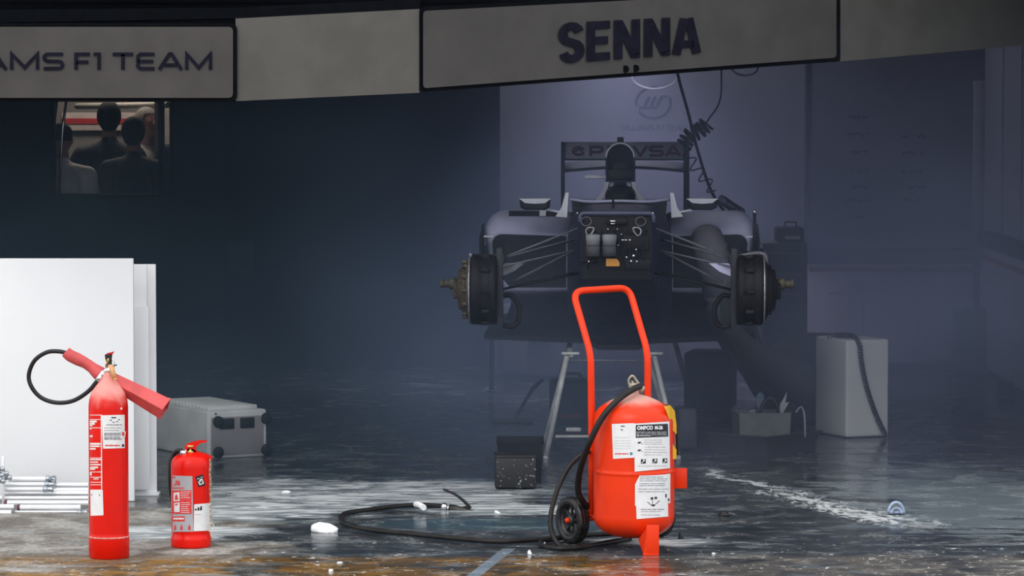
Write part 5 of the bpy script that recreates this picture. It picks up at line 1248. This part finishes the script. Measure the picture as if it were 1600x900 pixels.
# low bench and boxes seen under the car
def under():
    Y = 23.6; s_ = FPX/Y; X = lambda px: (px-800)/s_
    e = empty('low_cupboard', (X(1000), Y+.2, 0), 'wide grey low cupboard seen below the car against the back wall', 'cupboard')
    z1 = at(0, 480, Y).z; m = M('cupboard_grey', (.13,.13,.145), .6, var=.06)
    b = MB(); b.box((X(955), Y+.2, z1/2+.02), (X(1170)-X(782), .38, z1-.04), bevel=.006); b.build('body', m, e)
    b = MB(); b.box((X(955), Y+.2, .018), (X(1170)-X(790), .34, .036)); b.build('plinth', m_bin, e)
    for xa, xb in ((784,826),(858,905),(908,1042),(1045,1168)):
        b = MB(); b.box(((X(xa)+X(xb))/2, Y, z1/2), (X(xb)-X(xa)-.012, .02, z1-.12), bevel=.004); d = b.build('door', m, e)
        b = MB(); b.box(((X(xa)+X(xb))/2, Y-.014, z1-.12), (.08,.014,.01), bevel=.003); b.build('handle', m_bin, d)
    b = MB(); b.box(((X(828)+X(856))/2, Y-.004, at(0,510,Y).z), (X(856)-X(828), .02, 60/s_), bevel=.004); b.build('dark_recess', m_bin, e)
    # red toolbox and dark crate behind the trestle
    c = at(893, 640, 20.6); e = empty('dark_toolbox', (c.x, 20.7, 0), 'dark toolbox behind the left leg of the trestle', 'toolbox')
    b = MB(); b.box((c.x, 20.75, .12), (.20,.26,.236), .15, bevel=.012); b.build('box_body', m_bin, e)
    b = MB(); b.tube(fillet([V(c.x-.05,20.75,.236),V(c.x-.05,20.75,.27),V(c.x+.05,20.75,.27),V(c.x+.05,20.75,.236)], .012, 4), .008, 8); b.build('handle', m_carbl, e)
    b = MB(); b.box((c.x, 20.61, .05), (.12,.01,.02), .15, bevel=.002); b.build('red_label', M('dull_red_stripe', (.2,.03,.03), .5), e)
    c = gp(1110, 640); b = MB(); b.box((c.x, c.y, .17), (.26,.3,.33), -.2, bevel=.02); o = b.build('dark_canister', m_bin, origin=c); tag(o, 'big dark canister on the floor below the right side of the car', 'canister')
    c = gp(1078, 702); b = MB(); b.box((c.x-.02, c.y, .11), (.10,.14,.21), .1, bevel=.015); o = b.build('grey_canister', M('canister_grey', (.05,.055,.065), .5), origin=c); tag(o, 'small grey canister right of the yellow tag of the wheeled extinguisher', 'canister')
    # flat scraper leaning at the left under the car
    a = gp(775, 660); e = empty('floor_squeegee', a, 'floor squeegee with slanted handle lying left of the trestle', 'squeegee')
    b = MB(); b.box(a+V(.09,.0,.012), (.22,.06,.018), .1, bevel=.004); b.build('head', m_carbl, e)
    b = MB(); b.tube([a+V(.10,0,.02), at(833,606,a.y+.3)], .010, 10); b.tube([at(833,606,a.y+.3), at(833,606,a.y+.3)+V(.05,.05,.04)], .012, 10); b.build('handle', m_carbl, e)
under()
b = MB(); c = at(372, 405, 24.6); b.box((c.x, 24.72, c.z), (.16,.14,.20), bevel=.01); tag(b.build('wall_box', m_bin, origin=(c.x,24.7,c.z)), 'dark box fixed on the back wall left of the middle', 'box')

# ================================================================== PEOPLE IN THE NEIGHBOURING ROOM
def capsules(b, segs):
    for pts, rr in segs:
        pts = [Vector(p) for p in pts]; b.tube(pts, rr, 12)
        for p, r in zip(pts, rr): b.sphere(p, r*.995, n=12)
def remesh(b, name, mat, parent, vox, smooth=4):
    o = b.build(name, mat, parent); m = o.modifiers.new('r', 'REMESH'); m.mode = 'VOXEL'; m.voxel_size = vox; m.use_smooth_shade = True
    s_ = o.modifiers.new('s', 'SMOOTH'); s_.factor = .5; s_.iterations = smooth
    bpy.context.view_layer.update()
    me = bpy.data.meshes.new_from_object(o.evaluated_get(bpy.context.evaluated_depsgraph_get())); o.modifiers.clear(); o.data = me
    for p in me.polygons: p.use_smooth = True
    return o
m_skin = M('skin', (.45,.24,.17), .55, var=.06)
def person(px, Y, ztop, yaw, label, shirt, pants, hair, arm='down', collar=None, cap=None, hairlen=0):
    k = ztop/1.78; x = (px-800)*Y/FPX; e = empty('person', (x, Y, 0), label, 'person', rz=yaw)
    R = Matrix.Rotation(yaw, 3, 'Z')   # local frame: faces -Y
    T = lambda a, b_, c: R @ (Vector((a, b_, c))*k)+V(x, Y, 0)
    b = MB(); seg = []
    # torso, neck
    seg += [([T(0,0,.93),T(0,.0,1.05),T(0,.01,1.2),T(0,.01,1.36),T(0,.01,1.44)], [.13*k,.125*k,.135*k,.13*k,.08*k]), ([T(-.13,.01,1.38),T(.13,.01,1.38)], [.075*k,.075*k]), ([T(-.08,0,.95),T(.08,0,.95)], [.11*k,.11*k])]
    seg += [([T(0,.01,1.42),T(0,-.01,1.56)], [.060*k,.055*k])]
    arms = []
    for s_ in (-1, 1):
        seg += [([T(s_*.10,0,.92),T(s_*.11,-.01,.52),T(s_*.115,.02,.10)], [.095*k,.062*k,.040*k]), ([T(s_*.115,.03,.045),T(s_*.13,-.14,.035)], [.040*k,.032*k])]
        if arm == 'hip' and s_ > 0: A = [T(s_*.19,.01,1.38),T(s_*.34,.06,1.14),T(s_*.20,-.02,1.00)]; hd = T(s_*.15,-.04,.98)-T(s_*.20,-.02,1.00)
        elif arm == 'fold': A = [T(s_*.19,.01,1.38),T(s_*.24,-.03,1.12),T(s_*.06,-.20,1.14)]; hd = T(0,-.2,1.15)-T(s_*.06,-.20,1.14)
        else: A = [T(s_*.19,.01,1.38),T(s_*.24,.02,1.10),T(s_*.25,-.06,.86)]; hd = T(s_*.25,-.09,.78)-T(s_*.25,-.06,.86)
        arms.append(A); seg += [(A, [.056*k,.044*k,.028*k])]
        hd = hd.normalized(); w = A[2]; fwd = R @ V(0,-1,0); sd = hd.cross(fwd).normalized() if abs(hd.dot(fwd)) < .95 else V(0,0,1); pal = w+hd*.055*k
        seg += [([w, w+hd*.05*k, w+hd*.085*k], [.026*k,.034*k,.030*k])]
        for f, ln in zip((-1.5,-.5,.5,1.5), (.066,.078,.074,.058)):
            rt = w+hd*.088*k+fwd*f*.017*k; bend = sd*(-s_)*.012*k; seg += [([rt, rt+hd*ln*.5*k, rt+hd*ln*k+bend], [.0105*k,.0098*k,.0085*k])]
        th = w+hd*.035*k+fwd*.030*k; seg += [([th, th+hd*.03*k+fwd*.022*k, th+hd*.062*k+fwd*.028*k], [.014*k,.012*k,.010*k])]
    capsules(b, seg)
    hc = T(0,-.005,1.665); Rk = R
    b.sphere(hc, .1*k, (.76,.93,1.12), 20, rot=Rk); b.sphere(T(0,-.03,1.605), .06*k, (.85,.9,.85), 14, rot=Rk)
    b.tube([T(0,-.095,1.675),T(0,-.118,1.645)], [.010*k,.016*k], 8); b.sphere(T(0,-.113,1.645), .016*k, n=10)
    for s_ in (-1, 1): b.sphere(T(s_*.078,.005,1.655), .028*k, (.35,.7,1.1), 10, rot=Rk); b.sphere(T(s_*.032,-.083,1.675), .014*k, n=10)
    b.sphere(T(0,-.092,1.605), .022*k, (1.2,.5,.35), 10, rot=Rk)
    body = remesh(b, 'body', m_skin, e, .009, 3)
    b = MB(); seg = [([T(0,0,.95),T(0,0,1.05),T(0,.01,1.2),T(0,.01,1.36),T(0,.01,1.42)], [.155*k,.145*k,.155*k,.148*k,.10*k]), ([T(-.17,.01,1.375),T(0,.01,1.41),T(.17,.01,1.375)], [.090*k,.098*k,.090*k]), ([T(-.07,0,.93),T(.07,0,.93)], [.135*k,.135*k])]
    for A in arms: seg += [([A[0], A[1], A[1].lerp(A[2], .9)], [.084*k,.068*k,.048*k])]
    seg += [([T(0,.015,1.43),T(0,.012,1.475)], [.075*k,.068*k])]
    capsules(b, seg); remesh(b, 'jacket' if sum(shirt) < .3 else 'shirt', M('cloth_%02d%02d%02d' % tuple(int(c*99) for c in shirt), shirt, .8, var=.12, vs=6), e, .013, 3)
    b = MB(); seg = [([T(-.07,0,.90),T(.07,0,.90)], [.125*k,.125*k])]
    for s_ in (-1, 1): seg += [([T(s_*.10,0,.90),T(s_*.11,-.01,.52),T(s_*.115,.02,.09)], [.112*k,.080*k,.062*k])]
    capsules(b, seg); remesh(b, 'trousers', M('cloth_%02d%02d%02d' % tuple(int(c*99) for c in pants), pants, .8), e, .013, 3)
    for s_ in (-1, 1):
        b = MB(); capsules(b, [([T(s_*.115,.045,.05),T(s_*.125,-.05,.045),T(s_*.132,-.16,.035)], [.05*k,.046*k,.038*k])]); remesh(b, 'shoe', m_black, e, .011, 2)
    b = MB()
    if cap:
        b.sphere(T(0,0,1.70), .104*k, (.80,.96,.92), 20, rot=Rk); b.tube([T(0,-.085,1.70),T(0,-.16,1.69)], [.06*k,.045*k], 14, sx=.18); nm = 'cap'
    else:
        b.sphere(T(0,.010,1.680), .106*k, (.86,.99,1.05), 24, rot=Rk); b.sphere(T(0,.045,1.615), .068*k, (1.0,.75,.8), 14, rot=Rk); nm = 'hair'
        # keep the face free
    remesh(b, nm, M('hair_%02d%02d%02d' % tuple(int(c*99) for c in (cap or hair)), cap or hair, .8, var=.25, vs=60), e, .010, 2)
    if not cap:
        me = [c for c in e.children if c.name.startswith('hair')][0].data; inv = R.inverted(); bmh = bmesh.new(); bmh.from_mesh(me)
        kill = [v for v in bmh.verts if v.co.y < -.055*k and v.co.z < 1.735*k]; bmesh.ops.delete(bmh, geom=kill, context='VERTS'); bmh.to_mesh(me); bmh.free()
    return e
person(171, 26.8, 1.70, PI+.1, 'person with dark hair and dark jacket, back turned, tallest at the window', (.012,.013,.018), (.02,.02,.03), (.010,.009,.009), 'hip')
person(209, 26.1, 1.60, PI-.15, 'person with round dark hair and dark top, back turned, right of the tallest one', (.012,.012,.014), (.02,.02,.03), (.008,.007,.007), 'down')
person(230, 27.2, 1.655, .75, 'grey-haired person in a white shirt, half hidden behind the dark-haired one', (.75,.70,.66), (.03,.03,.04), (.22,.20,.18), 'fold')
person(302, 26.5, 1.72, PI, 'person in dark clothes at the right edge of the window', (.010,.010,.013), (.02,.02,.03), (.010,.009,.009), 'down')
person(97, 25.6, 1.56, PI+.3, 'person in a pale shirt and dark cap at the left of the window', (.85,.78,.74), (.03,.03,.04), (.01,.01,.01), 'down', cap=(.012,.013,.016))
e = empty('room_banner', (at(160,188,28.9).x, 29.2, 1.5), 'white banner with a red stripe on the wall behind the people', 'banner')
b = MB(); c1, c2 = at(96,176,29.15), at(216,204,29.15); b.box(((c1.x+c2.x)/2, 29.2, (c1.z+c2.z)/2), (c2.x-c1.x, .03, c1.z-c2.z), bevel=.003); b.build('banner_panel', M('banner_white', (.60,.52,.50), .6), e)
b = MB(); za, zb_ = at(0,185,29.15).z, at(0,193.5,29.15).z; b.box(((c1.x+c2.x)/2, 29.18, (za+zb_)/2), (c2.x-c1.x, .012, za-zb_)); b.build('red_stripe', M('banner_red', (.45,.03,.03), .6), e)
b = MB(); a, c = at(120,166,28.0), at(262,164,27.2); b.tube([a, c], .022, 10); tag(b.build('ceiling_light_tube', M('pale_tube_and_post', (.45,.43,.38), .5), origin=a), 'pale horizontal light tube above the heads in the neighbouring room', 'light tube')  # ceiling light tube; its brightness is only a pale colour
b = MB(); a = at(245,200,26.6); b.box((a.x, 26.6, 1.6), (.028,.03,3.18)); tag(b.build('door_post', M('pale_tube_and_post', (.45,.43,.38), .5), origin=(a.x,26.6,0)), 'pale vertical post behind the window, right of the grey-haired person', 'post')
b = MB(); a = at(262,200,28.0); b.box((a.x, 28.0, 1.5), (.07,.03,2.98)); tag(b.build('pale_panel', M('pale_panel', (.40,.36,.32), .5), origin=(a.x,28.0,0)), 'pale upright panel seen right of the dark window bar', 'panel')
for k, (xa, ya, xb, yb, xc_, yc_, lb) in enumerate(((90,166,84,196,118,310,'leftmost bright slanted reflection in the window glass, built as a rod'),(103,166,98,200,88,310,'second bright slanted reflection in the window glass, built as a rod'))):  # bright streaks reflected in the glass, built as chrome rods
    Y = 25.45; b = MB(); t_ = at(xa,ya-60 if k == 0 else ya-60,Y); m_ = at(xb,yb,Y); f_ = at((84,76)[k], 560, Y); b.tube([V(at(xa+9,120,Y).x,Y,2.0), m_, V(at(xb-22,400,Y).x,Y,.0)], .010, 10); tag(b.build('glass_reflection', m_chrome, origin=f_), lb, 'reflection')
